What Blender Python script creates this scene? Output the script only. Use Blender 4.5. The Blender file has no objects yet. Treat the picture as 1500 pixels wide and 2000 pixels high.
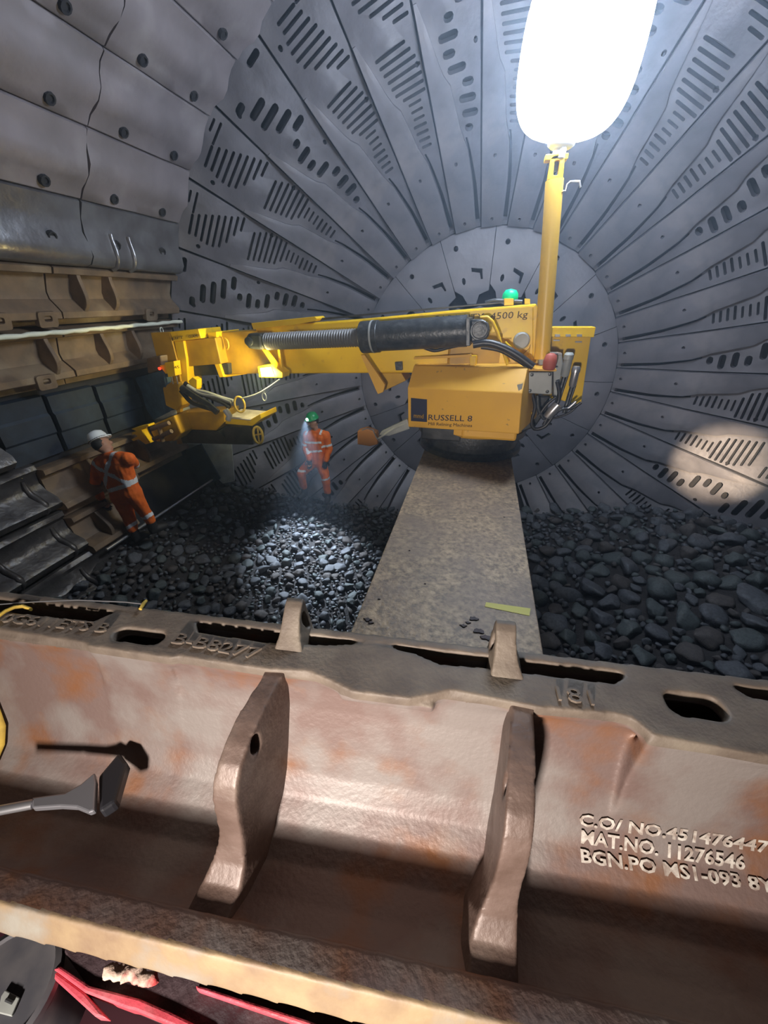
import bpy, bmesh, math, random
import numpy as np
from mathutils import Vector, Matrix, noise
from mathutils.geometry import delaunay_2d_cdt
PI = math.pi; rnd = random.Random(7)
C = bpy.context.scene.collection
S = bpy.context.scene
# ---------------- camera (world: X right, Y along the mill axis, Z up, camera at the origin) ----------------
F = 750.0
yc = np.array([948-750, 1000-583, -F]); yc /= np.linalg.norm(yc)
t_ = F*F/(1000-583)
dn = np.array([0, -t_, -F]); dn /= np.linalg.norm(dn)
zc = -dn; xc = np.cross(yc, zc)
MW = np.array([xc, yc, zc])                      # camera coords -> world
cam_d = bpy.data.cameras.new('camera'); cam = bpy.data.objects.new('camera', cam_d); C.objects.link(cam)
cam_d.sensor_fit = 'VERTICAL'; cam_d.sensor_height = 36; cam_d.lens = 36*F/2000; cam_d.clip_start = .02; cam_d.clip_end = 100
cam.matrix_world = Matrix(MW.tolist()).to_4x4()
S.camera = cam
# ---------------- world, exposure, large lights ----------------
w = bpy.data.worlds.new('world'); S.world = w; w.use_nodes = True
w.node_tree.nodes['Background'].inputs[0].default_value = (.5, .5, .62, 1)
w.node_tree.nodes['Background'].inputs[1].default_value = .012
S.view_settings.view_transform = 'Standard'; S.view_settings.look = 'None'
S.view_settings.exposure = 0; S.view_settings.gamma = 1; S.view_settings.use_curve_mapping = False
BALLOON_STRENGTH = 54
def lamp(name, kind, loc, power, col, size=.2, aim=None, spot=None, blend=.5):
    l = bpy.data.lights.new(name, kind); l.energy = power; l.color = col
    if kind == 'AREA': l.size = size
    else: l.shadow_soft_size = size
    if spot: l.spot_size = math.radians(spot); l.spot_blend = blend
    o = bpy.data.objects.new(name, l); C.objects.link(o); o.location = loc
    if aim is not None: o.rotation_euler = (Vector(aim)-Vector(loc)).to_track_quat('-Z', 'Y').to_euler()
    return o
lamp('trunnion_light', 'AREA', (-.45, -1.9, -.55), 70, (1, .90, .82), .2, aim=(-.15, .9, -1.2)).data.spread = math.radians(105)
lamp('torch_light', 'SPOT', (.5, -.15, .1), 11000, (1, .80, .56), .03, aim=(4.0, 6.9, -2.35), spot=10, blend=.8)

# ---------------- helpers ----------------
def ray(u, v):
    return MW @ np.array([u-750, 1000-v, -F], float)
def at(u, v, Y=None, Z=None, pl=None):
    """world point seen at pixel (u,v) on plane Y=, Z= or vertical plane pl=((x,y),(x,y))"""
    d = ray(u, v)
    if Y is not None: k = Y/d[1]
    elif Z is not None: k = Z/d[2]
    else:
        (x0, y0), (x1, y1) = pl; nx, ny = y0-y1, x1-x0
        k = (nx*x0+ny*y0)/(nx*d[0]+ny*d[1])
    return Vector(d*k)
def mat(name, col, rough=.6, metal=0, col2=None, scale=4, bump=0, bscale=30, emit=None, es=0, detail=6, contrast=(.35, .65), col3=None, scale3=1.5, c3=(.55, .7), bdist=.02):
    m = bpy.data.materials.new(name); m.use_nodes = True; nt = m.node_tree; b = nt.nodes['Principled BSDF']
    b.inputs['Base Color'].default_value = (*col, 1); b.inputs['Roughness'].default_value = rough; b.inputs['Metallic'].default_value = metal
    tc = nt.nodes.new('ShaderNodeTexCoord')
    last = None
    def layer(sc, lohi, ca, cb, src):
        n = nt.nodes.new('ShaderNodeTexNoise'); n.inputs['Scale'].default_value = sc; n.inputs['Detail'].default_value = detail
        nt.links.new(tc.outputs['Object'], n.inputs['Vector'])
        r = nt.nodes.new('ShaderNodeMapRange'); r.inputs[1].default_value = lohi[0]; r.inputs[2].default_value = lohi[1]
        nt.links.new(n.outputs['Fac'], r.inputs[0])
        x = nt.nodes.new('ShaderNodeMix'); x.data_type = 'RGBA'
        nt.links.new(r.outputs[0], x.inputs['Factor'])
        if src: nt.links.new(src, x.inputs[6])
        else: x.inputs[6].default_value = (*ca, 1)
        x.inputs[7].default_value = (*cb, 1)
        return x.outputs[2]
    if col2: last = layer(scale, contrast, col, col2, None)
    if col3: last = layer(scale3, c3, col, col3, last)
    if last: nt.links.new(last, b.inputs['Base Color'])
    if bump:
        n = nt.nodes.new('ShaderNodeTexNoise'); n.inputs['Scale'].default_value = bscale; n.inputs['Detail'].default_value = 5
        nt.links.new(tc.outputs['Object'], n.inputs['Vector'])
        bp = nt.nodes.new('ShaderNodeBump'); bp.inputs['Strength'].default_value = bump; bp.inputs['Distance'].default_value = bdist
        nt.links.new(n.outputs['Fac'], bp.inputs['Height']); nt.links.new(bp.outputs[0], b.inputs['Normal'])
    if emit:
        b.inputs['Emission Color'].default_value = (*emit, 1); b.inputs['Emission Strength'].default_value = es
    return m
M = {
 'head': mat('worn_grate_steel', (.150, .145, .168), .55, .15, (.105, .10, .115), 3, .35, 14, col3=(.20, .19, .205), scale3=.9, c3=(.5, .7)),
 'lifter': mat('worn_lifter_steel', (.165, .158, .182), .5, .15, (.115, .11, .125), 2.5, .3, 10, col3=(.21, .195, .21), scale3=1.3),
 'ring': mat('inner_plate_steel', (.185, .18, .205), .55, .1, (.14, .135, .155), 2, .3, 12),
 'dark': mat('dark_backing', (.018, .018, .024), .9, 0, (.03, .028, .03), 6),
 'greyliner': mat('worn_shell_steel', (.30, .265, .285), .5, .2, (.22, .195, .205), 2, .3, 8, col3=(.36, .33, .345), scale3=1.2),
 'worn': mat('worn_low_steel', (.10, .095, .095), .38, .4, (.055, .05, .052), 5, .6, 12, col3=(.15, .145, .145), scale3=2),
 'silver': mat('bright_shell_steel', (.30, .30, .32), .3, .6, (.2, .19, .2), 3, .5, 7),
 'brown': mat('rusty_shell_steel', (.22, .15, .095), .6, .1, (.14, .098, .068), 5, .3, 20, col3=(.27, .21, .145), scale3=2),
 'blue': mat('blue_black_rubber', (.025, .04, .065), .55, 0, (.015, .022, .035), 5, .2, 20),
 'rust': mat('cast_rust', (.165, .112, .098), .5, .12, (.20, .088, .042), 5, .5, 60, col3=(.215, .185, .17), scale3=3.6, c3=(.44, .6), bdist=.004, detail=9, contrast=(.48, .66)),
 'rib': mat('cast_rust_rib', (.14, .095, .078), .5, .12, (.10, .064, .05), 12, .5, 60, col3=(.18, .135, .11), scale3=5, bdist=.004),
 'flange': mat('machined_rust', (.165, .13, .10), .62, .05, (.12, .092, .072), 12, .5, 70, col3=(.21, .175, .135), scale3=4, bdist=.004),
 'lip': mat('yellowish_lip', (.30, .215, .12), .6, .05, (.21, .14, .085), 10, .4, 50, col3=(.27, .25, .21), scale3=5, bdist=.004),  # paler and yellower than the rest of the casting
 'yellow': mat('yellow_paint', (.82, .53, .008), .42, 0, (.74, .45, .008), 3, .08, 20, col3=(.50, .27, .03), scale3=7, c3=(.62, .8)),
 'hood': mat('orange_yellow_paint', (.72, .40, .045), .5, 0, (.66, .36, .045), 3, .05, 20, col3=(.36, .22, .06), scale3=16, c3=(.69, .74)),
 'mustard': mat('mustard_shaded_yellow', (.52, .30, .012), .5, 0, (.36, .20, .01), 4, .1, 20),  # darker yellow, with the grapple plate's shadow side put into the colour
 'black': mat('black_steel', (.025, .027, .03), .4, .3, (.05, .052, .055), 8, .1, 30),
 'gun': mat('gunmetal', (.05, .055, .06), .38, .5, (.085, .09, .095), 14, .2, 40, col3=(.14, .145, .15), scale3=9, c3=(.6, .75)),
 'bellows': mat('grey_bellows', (.17, .17, .175), .45, .2),
 'rubber': mat('hose_rubber', (.02, .02, .024), .4),
 'chrome': mat('bare_steel', (.5, .5, .52), .3, .8),
 'greybox': mat('grey_box', (.36, .38, .38), .5, .1, (.28, .30, .30), 5),
 'redknob': mat('faded_red', (.42, .09, .06), .6),
 'white': mat('white_paint', (.75, .78, .8), .5),
 'rope': mat('white_rope', (.75, .78, .66), .6, emit=None),
 'navy': mat('navy_print', (.018, .02, .05), .6),
 'inkbrown': mat('brown_print', (.09, .055, .02), .7),
 'rock': mat('rock_blue_grey', (.105, .115, .135), .6, 0, (.06, .065, .078), 5, .6, 18, bdist=.01),
 'rock2': mat('rock_green_grey', (.085, .105, .11), .55, 0, (.05, .06, .065), 6, .6, 18, bdist=.01),
 'rock3': mat('rock_brown_grey', (.085, .075, .075), .7, 0, (.055, .05, .05), 6, .6, 18, bdist=.01),
 'dirt': mat('dark_fines', (.035, .032, .034), .9, 0, (.02, .018, .02), 8, 1, 30),
 'deck': mat('worn_deck_steel', (.47, .34, .215), .5, .05, (.16, .12, .088), 30, 1, 50, col3=(.20, .15, .12), scale3=2.6, c3=(.40, .70), detail=15, bdist=.006, contrast=(.34, .66)),
 'skin': mat('skin', (.42, .22, .15), .6),
 'orange': mat('orange_cloth', (.86, .17, .012), .75, 0, (.70, .115, .01), 9, .5, 14, bdist=.02),
 'tape': mat('reflective_tape', (.78, .80, .84), .35),
 'helmgreen': mat('green_plastic', (.01, .30, .10), .35),
 'helmwhite': mat('white_plastic', (.85, .92, .97), .4),
 'glove': mat('dark_glove', (.03, .032, .045), .8),
 'boot': mat('dark_boot', (.02, .018, .018), .6),
 'navycloth': mat('navy_cloth', (.015, .017, .04), .9),
 'pink': mat('red_cart_paint', (.72, .10, .14), .45, 0, (.5, .06, .08), 6, .2, 30, col3=(.62, .22, .24), scale3=4),
 'cartdark': mat('grimy_plate', (.03, .018, .022), .6, .1, (.06, .035, .04), 10, .4, 30),
 'plum': mat('floor_paint', (.045, .010, .016), .5, 0, (.03, .008, .012), 5),
 'rag': mat('red_white_rag', (.62, .45, .36), .8, 0, (.5, .06, .06), 14, .5, 30, contrast=(.45, .55)),
 'stencil': mat('white_stencil', (.56, .52, .46), .7, 0, (.26, .20, .165), 45),
 'sling': mat('yellow_sling', (.62, .42, .06), .8, 0, (.45, .30, .05), 30),
 'pale': mat('pale_plate', (.42, .45, .42), .6, .1, (.25, .26, .25), 4),
 'greenlamp': mat('green_beacon', (.0, .5, .22), .4, emit=(0, .7, .3), es=.35),
}
class MB:
    def __init__(s): s.v = []; s.f = []; s.mi = []
    def add(s, vs, fs, mi=0):
        b = len(s.v); s.v += [tuple(x) for x in vs]; s.f += [tuple(b+i for i in f) for f in fs]; s.mi += [mi]*len(fs); return s
    def box(s, lo, hi, mi=0, mtx=None):
        x0, y0, z0 = lo; x1, y1, z1 = hi
        vs = [Vector(p) for p in ((x0,y0,z0),(x1,y0,z0),(x1,y1,z0),(x0,y1,z0),(x0,y0,z1),(x1,y0,z1),(x1,y1,z1),(x0,y1,z1))]
        if mtx: vs = [mtx @ p for p in vs]
        return s.add(vs, [(0,3,2,1),(4,5,6,7),(0,1,5,4),(1,2,6,5),(2,3,7,6),(3,0,4,7)], mi)
    def prism(s, pts, off, mi=0):
        """pts: list of 3D points (planar outline); off: extrusion vector"""
        n = len(pts); off = Vector(off); a = [Vector(p) for p in pts]; b = [p+off for p in a]
        return s.add(a+b, [tuple(range(n)), tuple(range(2*n-1, n-1, -1))]+[(i, i+n, (i+1) % n+n, (i+1) % n) for i in range(n)], mi)
    def tube(s, path, r, n=12, mi=0, caps=True):
        path = [Vector(p) for p in path]; k = len(path)
        rs = r if isinstance(r, (list, tuple)) else [r]*k
        vs = []; up = None
        for i, p in enumerate(path):
            t = (path[min(i+1, k-1)]-path[max(i-1, 0)]).normalized()
            if up is None: up = t.orthogonal().normalized()
            up = (up-t*up.dot(t)).normalized(); sd = t.cross(up)
            rr = rs[i]; ra, rb = rr if isinstance(rr, tuple) else (rr, rr)
            vs += [p+up*math.cos(a)*ra+sd*math.sin(a)*rb for a in [2*PI*j/n for j in range(n)]]
        fs = [(i*n+j, i*n+(j+1) % n, (i+1)*n+(j+1) % n, (i+1)*n+j) for i in range(k-1) for j in range(n)]
        if caps: fs += [tuple(range(n-1, -1, -1)), tuple(range((k-1)*n, k*n))]
        return s.add(vs, fs, mi)
    def lathe(s, prof, c, ax=(0, 0, 1), n=32, mi=0):
        ax = Vector(ax).normalized(); e = ax.orthogonal().normalized(); g = ax.cross(e); c = Vector(c); vs = []
        for r, h in prof: vs += [c+ax*h+(e*math.cos(2*PI*j/n)+g*math.sin(2*PI*j/n))*max(r, 1e-4) for j in range(n)]
        k = len(prof)
        fs = [(i*n+j, i*n+(j+1) % n, (i+1)*n+(j+1) % n, (i+1)*n+j) for i in range(k-1) for j in range(n)]
        return s.add(vs, fs+[tuple(range(n-1, -1, -1)), tuple(range((k-1)*n, k*n))], mi)
    def ball(s, c, r, n=16, sc=(1, 1, 1), mi=0):
        c = Vector(c); b = len(s.v); m = n//2
        vs = [c+Vector((sc[0]*r*math.sin(PI*i/m)*math.cos(2*PI*j/n), sc[1]*r*math.sin(PI*i/m)*math.sin(2*PI*j/n), sc[2]*r*math.cos(PI*i/m))) for i in range(m+1) for j in range(n)]
        return s.add(vs, [(i*n+j, (i+1)*n+j, (i+1)*n+(j+1) % n, i*n+(j+1) % n) for i in range(m) for j in range(n)], mi)
    def mesh(s, name, mats, smooth=None, weld=False):
        me = bpy.data.meshes.new(name); me.from_pydata(s.v, [], s.f)
        me.polygons.foreach_set('material_index', s.mi)
        bm = bmesh.new(); bm.from_mesh(me)
        if weld: bmesh.ops.remove_doubles(bm, verts=bm.verts, dist=1e-4)
        bmesh.ops.recalc_face_normals(bm, faces=bm.faces); bm.to_mesh(me); bm.free()
        for m_ in (mats if isinstance(mats, (list, tuple)) else [mats]): me.materials.append(M[m_] if isinstance(m_, str) else m_)
        if smooth is not None: me.shade_smooth(); me.set_sharp_from_angle(angle=math.radians(smooth))
        return me
    def build(s, name, mats, parent=None, smooth=None, bevel=0, seg=2, weld=False, origin=None):
        me = s.mesh(name, mats, smooth, weld)
        return link(name, me, parent, bevel, seg, origin)
def link(name, me, parent=None, bevel=0, seg=2, origin=None):
    o = bpy.data.objects.new(name, me); C.objects.link(o)
    if parent is not None:
        o.parent = parent
        if not parent.get('local'): o.matrix_parent_inverse = parent_world(parent).inverted()
    elif me is not None and len(me.vertices):
        if origin is None:
            co = np.empty(len(me.vertices)*3); me.vertices.foreach_get('co', co); co = co.reshape(-1, 3)
            c = (co.min(0)+co.max(0))/2; origin = (c[0], c[1], co[:, 2].min())
        me.transform(Matrix.Translation(-Vector(origin))); o.location = origin
    if bevel:
        b = o.modifiers.new('bevel', 'BEVEL'); b.width = bevel; b.segments = seg; b.limit_method = 'ANGLE'; b.angle_limit = math.radians(40)
    return o
def parent_world(p):
    m = Matrix.LocRotScale(p.location, p.rotation_euler, p.scale)
    if p.parent: m = parent_world(p.parent) @ p.matrix_parent_inverse @ m
    return m
def tag(o, label, cat, group=None, kind=None):
    o['label'] = label; o['category'] = cat
    if group: o['group'] = group
    if kind: o['kind'] = kind
    return o
def thing(name, label, cat, loc=(0, 0, 0), group=None):
    o = bpy.data.objects.new(name, None); C.objects.link(o); o.location = loc; o.empty_display_size = .2
    return tag(o, label, cat, group)
def slab(name, px, pl, depth, mt, parent=None, bevel=.006, off=0, mb=None):
    """outline given where it is seen, standing in the vertical plane pl, with real depth behind"""
    (x0, y0), (x1, y1) = pl; n = Vector((y0-y1, x1-x0, 0)).normalized()
    if n.y < 0: n = -n
    pts = [at(u, v, pl=pl)+n*off for u, v in px]
    if mb is not None: mb.prism(pts, n*depth); return None
    m = MB(); m.prism(pts, n*depth); return m.build(name, mt, parent, bevel=bevel)
def cdt(outline, holes, extra=()):
    """2-D outline minus holes -> verts, tris"""
    vs = []; es = []; fs = []
    def loop(L):
        b = len(vs); vs.extend(Vector(p) for p in L); es.extend((b+i, b+(i+1) % len(L)) for i in range(len(L))); return list(range(b, b+len(L)))
    loop(outline)
    for h in holes: loop(h)
    vs.extend(Vector(p) for p in extra)
    V, E, Fc, *_ = delaunay_2d_cdt(vs, es, [], 0, 1e-6)
    def inside(p, L):
        x, y = p; c = False; n = len(L)
        for i in range(n):
            x1, y1 = L[i]; x2, y2 = L[(i+1) % n]
            if (y1 > y) != (y2 > y) and x < (x2-x1)*(y-y1)/(y2-y1)+x1: c = not c
        return c
    hb = [(min(p[0] for p in h), max(p[0] for p in h), min(p[1] for p in h), max(p[1] for p in h), h) for h in holes]
    out = []
    for f in Fc:
        c = sum((V[i] for i in f), Vector((0, 0)))/len(f)
        if not inside(c, outline): continue
        if any(a < c.x < b and d < c.y < e and inside(c, h) for a, b, d, e, h in hb): continue
        out.append(tuple(f))
    return V, out
def thick(V, fs, mp, h0, h1):
    """map 2-D triangulation by mp(x,y,h) to a slab between h0 and h1"""
    n = len(V); vs = [mp(p[0], p[1], h1) for p in V]+[mp(p[0], p[1], h0) for p in V]
    cnt = {}
    for f in fs:
        for i in range(len(f)): a, b = f[i], f[(i+1) % len(f)]; cnt[(a, b)] = 1
    F2 = list(fs)+[tuple(i+n for i in reversed(f)) for f in fs]
    for (a, b) in cnt:
        if (b, a) not in cnt: F2.append((b, a, a+n, b+n))
    m = MB(); m.add(vs, F2); return m
def rrect(x0, x1, y0, y1, r=None, n=3):
    r = min(x1-x0, y1-y0)/2*.98 if r is None else r; P = []
    for cx, cy, a0 in ((x1-r, y1-r, 0), (x0+r, y1-r, 90), (x0+r, y0+r, 180), (x1-r, y0+r, 270)):
        P += [(cx+r*math.cos(math.radians(a0+90*i/n)), cy+r*math.sin(math.radians(a0+90*i/n))) for i in range(n+1)]
    return P
def text_mb(s, size, ext=.002, bold=0):
    cu = bpy.data.curves.new('t', 'FONT'); cu.body = s; cu.size = size; cu.extrude = ext; cu.resolution_u = 2; cu.offset = bold
    o = bpy.data.objects.new('t', cu); C.objects.link(o); bpy.context.view_layer.update()
    me = bpy.data.meshes.new_from_object(o.evaluated_get(bpy.context.evaluated_depsgraph_get()))
    m = MB(); m.add([v.co.copy() for v in me.vertices], [tuple(p.vertices) for p in me.polygons])
    bpy.data.objects.remove(o); bpy.data.curves.remove(cu); bpy.data.meshes.remove(me)
    return m
def remesh(me, voxel, smooth_it=6, fac=.5):
    o = bpy.data.objects.new('r', me); C.objects.link(o)
    r = o.modifiers.new('r', 'REMESH'); r.mode = 'VOXEL'; r.voxel_size = voxel; r.use_smooth_shade = True
    if smooth_it: k = o.modifiers.new('s', 'SMOOTH'); k.iterations = smooth_it; k.factor = fac
    bpy.context.view_layer.update()
    n = bpy.data.meshes.new_from_object(o.evaluated_get(bpy.context.evaluated_depsgraph_get()))
    n.name = me.name; bpy.data.objects.remove(o); bpy.data.meshes.remove(me)
    n.shade_smooth(); return n
def lerp(tab, x):
    return float(np.interp(x, [p[0] for p in tab], [p[1] for p in tab]))

# ---------------- mill shell and discharge head ----------------
D, AX, AZ, R, D2, R2 = 6.0, .05, -1.386, 5.09, 8.34, 2.485
L = math.hypot(R-R2, D2-D)
def pol(r, ang, y):
    a = math.radians(ang); return Vector((AX+r*math.cos(a), y, AZ+r*math.sin(a)))
m = MB(); NA = 96; ys = [-.6, 1.5, 3, 4.5, 6.1]
m.add([pol(5.16, 360*j/NA, y) for y in ys for j in range(NA)]+[pol(5.36, 360*j/NA, y) for y in ys for j in range(NA)],
      [(i*NA+j, i*NA+(j+1) % NA, (i+1)*NA+(j+1) % NA, (i+1)*NA+j) for i in range(4) for j in range(NA)]+
      [(480+i*NA+j, 480+i*NA+(j+1) % NA, 480+(i+1)*NA+(j+1) % NA, 480+(i+1)*NA+j) for i in range(4) for j in range(NA)])
o = m.build('wall_shell', 'dark', smooth=60); o['kind'] = 'structure'
m = MB(); prof = [(5.3, 6.12), (2.6, 8.56), (.02, 8.56), (.02, 8.76), (2.7, 8.76), (5.5, 6.3)]
m.add([pol(r, 360*j/NA, y) for r, y in prof for j in range(NA)], [(i*NA+j, i*NA+(j+1) % NA, (i+1)*NA+(j+1) % NA, (i+1)*NA+j) for i in range(5) for j in range(NA)])
o = m.build('wall_end', 'dark', smooth=30); o['kind'] = 'structure'

# one grate segment in (q, a): q 0 at the inner ring .. 1 at the rim, a -.5 .. .5 across 10 degrees (+.5 is the first seam going clockwise)
SEG = 10.0; nr = Vector((-(D2-D)/L, -(R-R2)/L))          # normal of the cone towards the room, in (r, y)
OR = Vector((R2, 0, 0))
def conept(q, a, h):
    r = R2+(R-R2)*q; y = D2-(D2-D)*q
    r += nr.x*h; y += nr.y*h
    th = math.radians(a*SEG)
    return Vector((r*math.cos(th), y-D2, r*math.sin(th)))-OR
EDGE = [(0, -.30), (.2, -.26), (.367, -.15), (.38, -.06), (.56, .10), (.575, .20), (.70, .34), (.78, .44), (1, .46)]
edge = lambda q: lerp(EDGE, q)
def wave(q, a):          # soft relief of the plates
    return .035*math.sin(q*9+a*2.6)*math.exp(-((q-.62)/.4)**2)+.03*math.exp(-((a+.1-.5*(q-.5))/.16)**2)*math.exp(-((q-.75)/.2)**2)
def slots(port):
    H = []
    def sl(q, lo, hi, wq):
        r = R2+(R-R2)*q; w_ = wq/L/2; aw = math.radians(SEG)*r
        n = 3; cx = min(w_*L/aw, (hi-lo)/2)
        P = [(q+w_*math.cos(t), hi-cx+cx*math.sin(t)) for t in [PI*i/4 for i in range(5)]]+[(q+w_*math.cos(t), lo+cx+cx*math.sin(t)) for t in [PI+PI*i/4 for i in range(5)]]
        H.append(P)
    if not port:
        for i in range(14):
            q = .395+.0235*i; e = edge(q)-.07
            if i < 4: sl(q, max(-.44, e-.24-.02*i), e, .034)
            elif i < 7: sl(q, -.34, -.14+.01*i, .03)
            else: sl(q, max(-.46, e-.66+.03*abs(i-10)), min(e-.03, .30), .036)
        for i in range(9):
            q = .757+.0235*i; lo = -.40+.045*i; sl(q, lo-.04, lo+(.22, .3, .42, .50, .50, .46, .40, .32, .28, .22)[i], .036)
        sl(.945, -.40, -.08, .03); sl(.968, -.38, -.2, .03)
    else:
        for i in range(8):
            q = .40+.044*i; e = edge(q)-.09; sl(q, max(e-.34, -.44)+(.12 if i in (0, 5) else 0), min(e, .2)-(.12 if i in (3, 7) else 0), .085)
        for i in range(5):
            q = .74+.043*i; lo = -.36+.1*i; sl(q, lo+(.16 if i == 4 else 0), lo+(.26, .38, .42, .34, .34)[i], .085)
        sl(.95, -.40, -.16, .07)
    return H
def oval(q, a, rq, ra, n=8): return [(q+rq*math.cos(2*PI*i/n), a+ra*math.sin(2*PI*i/n)) for i in range(n)]
def grate_mesh(port):
    ol = [(q, .482) for q in np.linspace(0.002, .998, 25)]+[(q, -.482) for q in np.linspace(.998, .002, 25)]
    tr = [(q, edge(q)-.004) for q in np.linspace(.02, .37, 9)]
    trench = tr+[(q, a-.16+.32*q) for q, a in reversed(tr)]
    holes = slots(port)+[trench, oval(.905, .36, .009, .035), oval(.63, -.40, .009, .035)]
    grid = [(q, a) for q in np.linspace(.06, .96, 19) for a in (-.44, -.36, -.25, -.12, 0, .12, .25, .4)]
    V, fs = cdt(ol, holes, [g for g in grid if not any(min(p[0] for p in h)-.004 < g[0] < max(p[0] for p in h)+.004 and min(p[1] for p in h)-.02 < g[1] < max(p[1] for p in h)+.02 for h in holes)])
    return thick(V, fs, lambda q, a, h: conept(q, a, h+wave(q, a)), -.10, 0).mesh('grate_plate', 'head', 35)
def lifter_mesh():
    qs = np.linspace(.012, .77, 24)
    lo = [(q, edge(q)) for q in qs]
    ol = [(q, .478) for q in qs[::-1]]
    holes = [oval(.045, .1, .009, .055), oval(.30, .15, .008, .04)]
    V, fs = cdt(lo+ol, holes, [(q, edge(q)+(.478-edge(q))*t) for q in np.linspace(.08, .70, 16) for t in (.25, .5, .75)])
    def mp(q, a, h):
        e = edge(q); t = (a-e)/max(.478-e, .02)
        up = .085*(1-.8*max(0, (q-.40)/.37)) if h > 0 else 0
        return conept(q, a, wave(q, a)+(up*(1 if t > .05 else .8) if h > 0 else -.005))
    return thick(V, fs, mp, -.02, 1).mesh('lifter_bar', 'lifter', 50)
gm = {0: grate_mesh(False), 1: grate_mesh(True)}; lm = lifter_mesh()
pos_word = {}
def clock(a):
    h = (90-a)/30 % 12
    names = ['twelve', 'one', 'two', 'three', 'four', 'five', 'six', 'seven', 'eight', 'nine', 'ten', 'eleven']
    i = int(h); fr = h-i
    nx = names[(i+1) % 12]
    return names[i]+" o'clock" if fr < .17 else (("just past %s o'clock" % names[i]) if fr < .5 else (("just before %s o'clock" % nx) if fr < .84 else nx+" o'clock"))
for k in range(36):
    a = 161+SEG*k                        # centre angle of the segment
    an = a % 360
    if 246 < an < 294: continue          # buried in the charge
    port = 1 if k % 3 == 0 else 0
    t = bpy.data.objects.new('discharge_grate', None); C.objects.link(t); t.empty_display_size = .2
    tag(t, ('wide oval pebble ports' if port else 'narrow slotted')+' discharge grate segment on the far wall, at '+clock(an), 'mill liner', 'radial grate segments of the far wall')
    t['local'] = 1
    t.rotation_euler = (0, -math.radians(an), 0)
    t.location = pol(R2, an, D2)
    link('grate_plate', gm[port], t); link('lifter_bar', lm, t)
# inner ring of plates
def flatpt(r, a, h, span): 
    th = math.radians(a*span); return Vector((r*math.cos(th), -h, r*math.sin(th)))-Vector((2.0, 0, 0))
def ringplate():
    n = 6; ol = [(2.475, x) for x in np.linspace(-.494, .494, 9)]+[(r, .494) for r in (2.2, 1.9)]+[(1.62, .49), (1.5, .3), (1.34, .2), (1.32, -.1), (1.46, -.2), (1.52, -.49)]+[(r, -.494) for r in (1.9, 2.2)]
    rec = [(1.86, -.28), (1.9, -.02), (1.84, -.02), (1.80, -.22), (1.70, -.25), (1.70, -.3)]
    V, fs = cdt(ol, [oval(2.25, .25, .045, .05), oval(1.72, .2, .06, .05), rec])
    return thick(V, fs, lambda r, a, h: flatpt(r, a, h+(.05 if r < 2.3 else .0), 22.5), -.12, .03).mesh('inner_plate', 'ring', 30)
rp = ringplate(); 
for k in range(16):
    an = 11.25+22.5*k
    if 262 < an < 278: continue
    o = bpy.data.objects.new('inner_head_liner', rp); C.objects.link(o); o.rotation_euler = (0, -math.radians(an), 0)
    o.location = pol(2.0, an, D2+.02)
    tag(o, 'plain wedge plate of the inner ring on the far wall, at '+clock(an), 'mill liner', 'inner ring plates')
m = MB(); hub = [(1.27+.05*math.sin(7*t)+.04*math.sin(16*t), t) for t in np.linspace(0, 2*PI, 60, endpoint=False)]
V, fs = cdt([(r*math.cos(t), r*math.sin(t)) for r, t in hub], [oval(.62*math.cos(t), .62*math.sin(t), .05, .05) for t in np.linspace(.3, 2*PI+.3, 6, endpoint=False)])
o = thick(V, fs, lambda x, y, h: Vector((AX+x, D2-h, AZ+y)), -.1, .03).build('centre_liner', 'ring', smooth=30)
tag(o, 'round grey centre liner disc behind the yellow machine', 'mill liner')
# ---------------- shell liner rows on the left ----------------
def sweep(prof, a0, span, y0, y1, mt, name, nz=.012, ny=14, parent=None, seed=0, smooth=40):
    """prof: (fraction down the row, height above the shell at r=5.16)"""
    m = MB(); ys = np.linspace(y0, y1, ny); n = len(prof); vs = []
    for y in ys:
        for f_, h in prof:
            p = pol(5.16-h, a0+span*f_, y)
            k = nz*noise.noise(Vector((y*1.7+seed, f_*4, seed*3.1)))
            vs.append(p+(Vector((AX, y, AZ))-p).normalized()*k)
    for y in ys: vs += [pol(5.15, a0+span*prof[0][0], y), pol(5.15, a0+span*prof[-1][0], y)]
    b = ny*n; fs = []
    for i in range(ny-1):
        for j in range(n-1): fs.append((i*n+j, i*n+j+1, (i+1)*n+j+1, (i+1)*n+j))
        fs.append((b+2*i, i*n, (i+1)*n, b+2*i+2)); fs.append((b+2*i+1, b+2*i+3, (i+1)*n+n-1, i*n+n-1)); fs.append((b+2*i, b+2*i+2, b+2*i+3, b+2*i+1))
    fs.append(tuple([b]+list(range(n))+[b+1])); e = (ny-1)*n
    fs.append(tuple([b+2*(ny-1)]+list(range(e, e+n))+[b+2*ny-1]))
    m.add(vs, fs); return m
PG = [(.004, .13), (.02, .15), (.16, .155), (.28, .175), (.42, .21), (.58, .215), (.70, .19), (.82, .16), (.97, .15), (.99, .13)]
PS = [(.004, .13), (.02, .15), (.25, .16), (.45, .19), (.6, .26), (.75, .30), (.9, .28), (.97, .22), (.99, .12)]
PB = [(.004, .18), (.02, .21), (.11, .21), (.13, .19), (.15, .10), (.45, .085), (.55, .11), (.64, .20), (.70, .25), (.80, .255), (.82, .24), (.83, .05), (.99, .045)]
PW = [(.004, .13), (.03, .17), (.12, .18), (.2, .12), (.4, .10), (.55, .13), (.7, .24), (.82, .27), (.93, .22), (.99, .10)]
PWS = [(f_, h-.04) for f_, h in PW]
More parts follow.
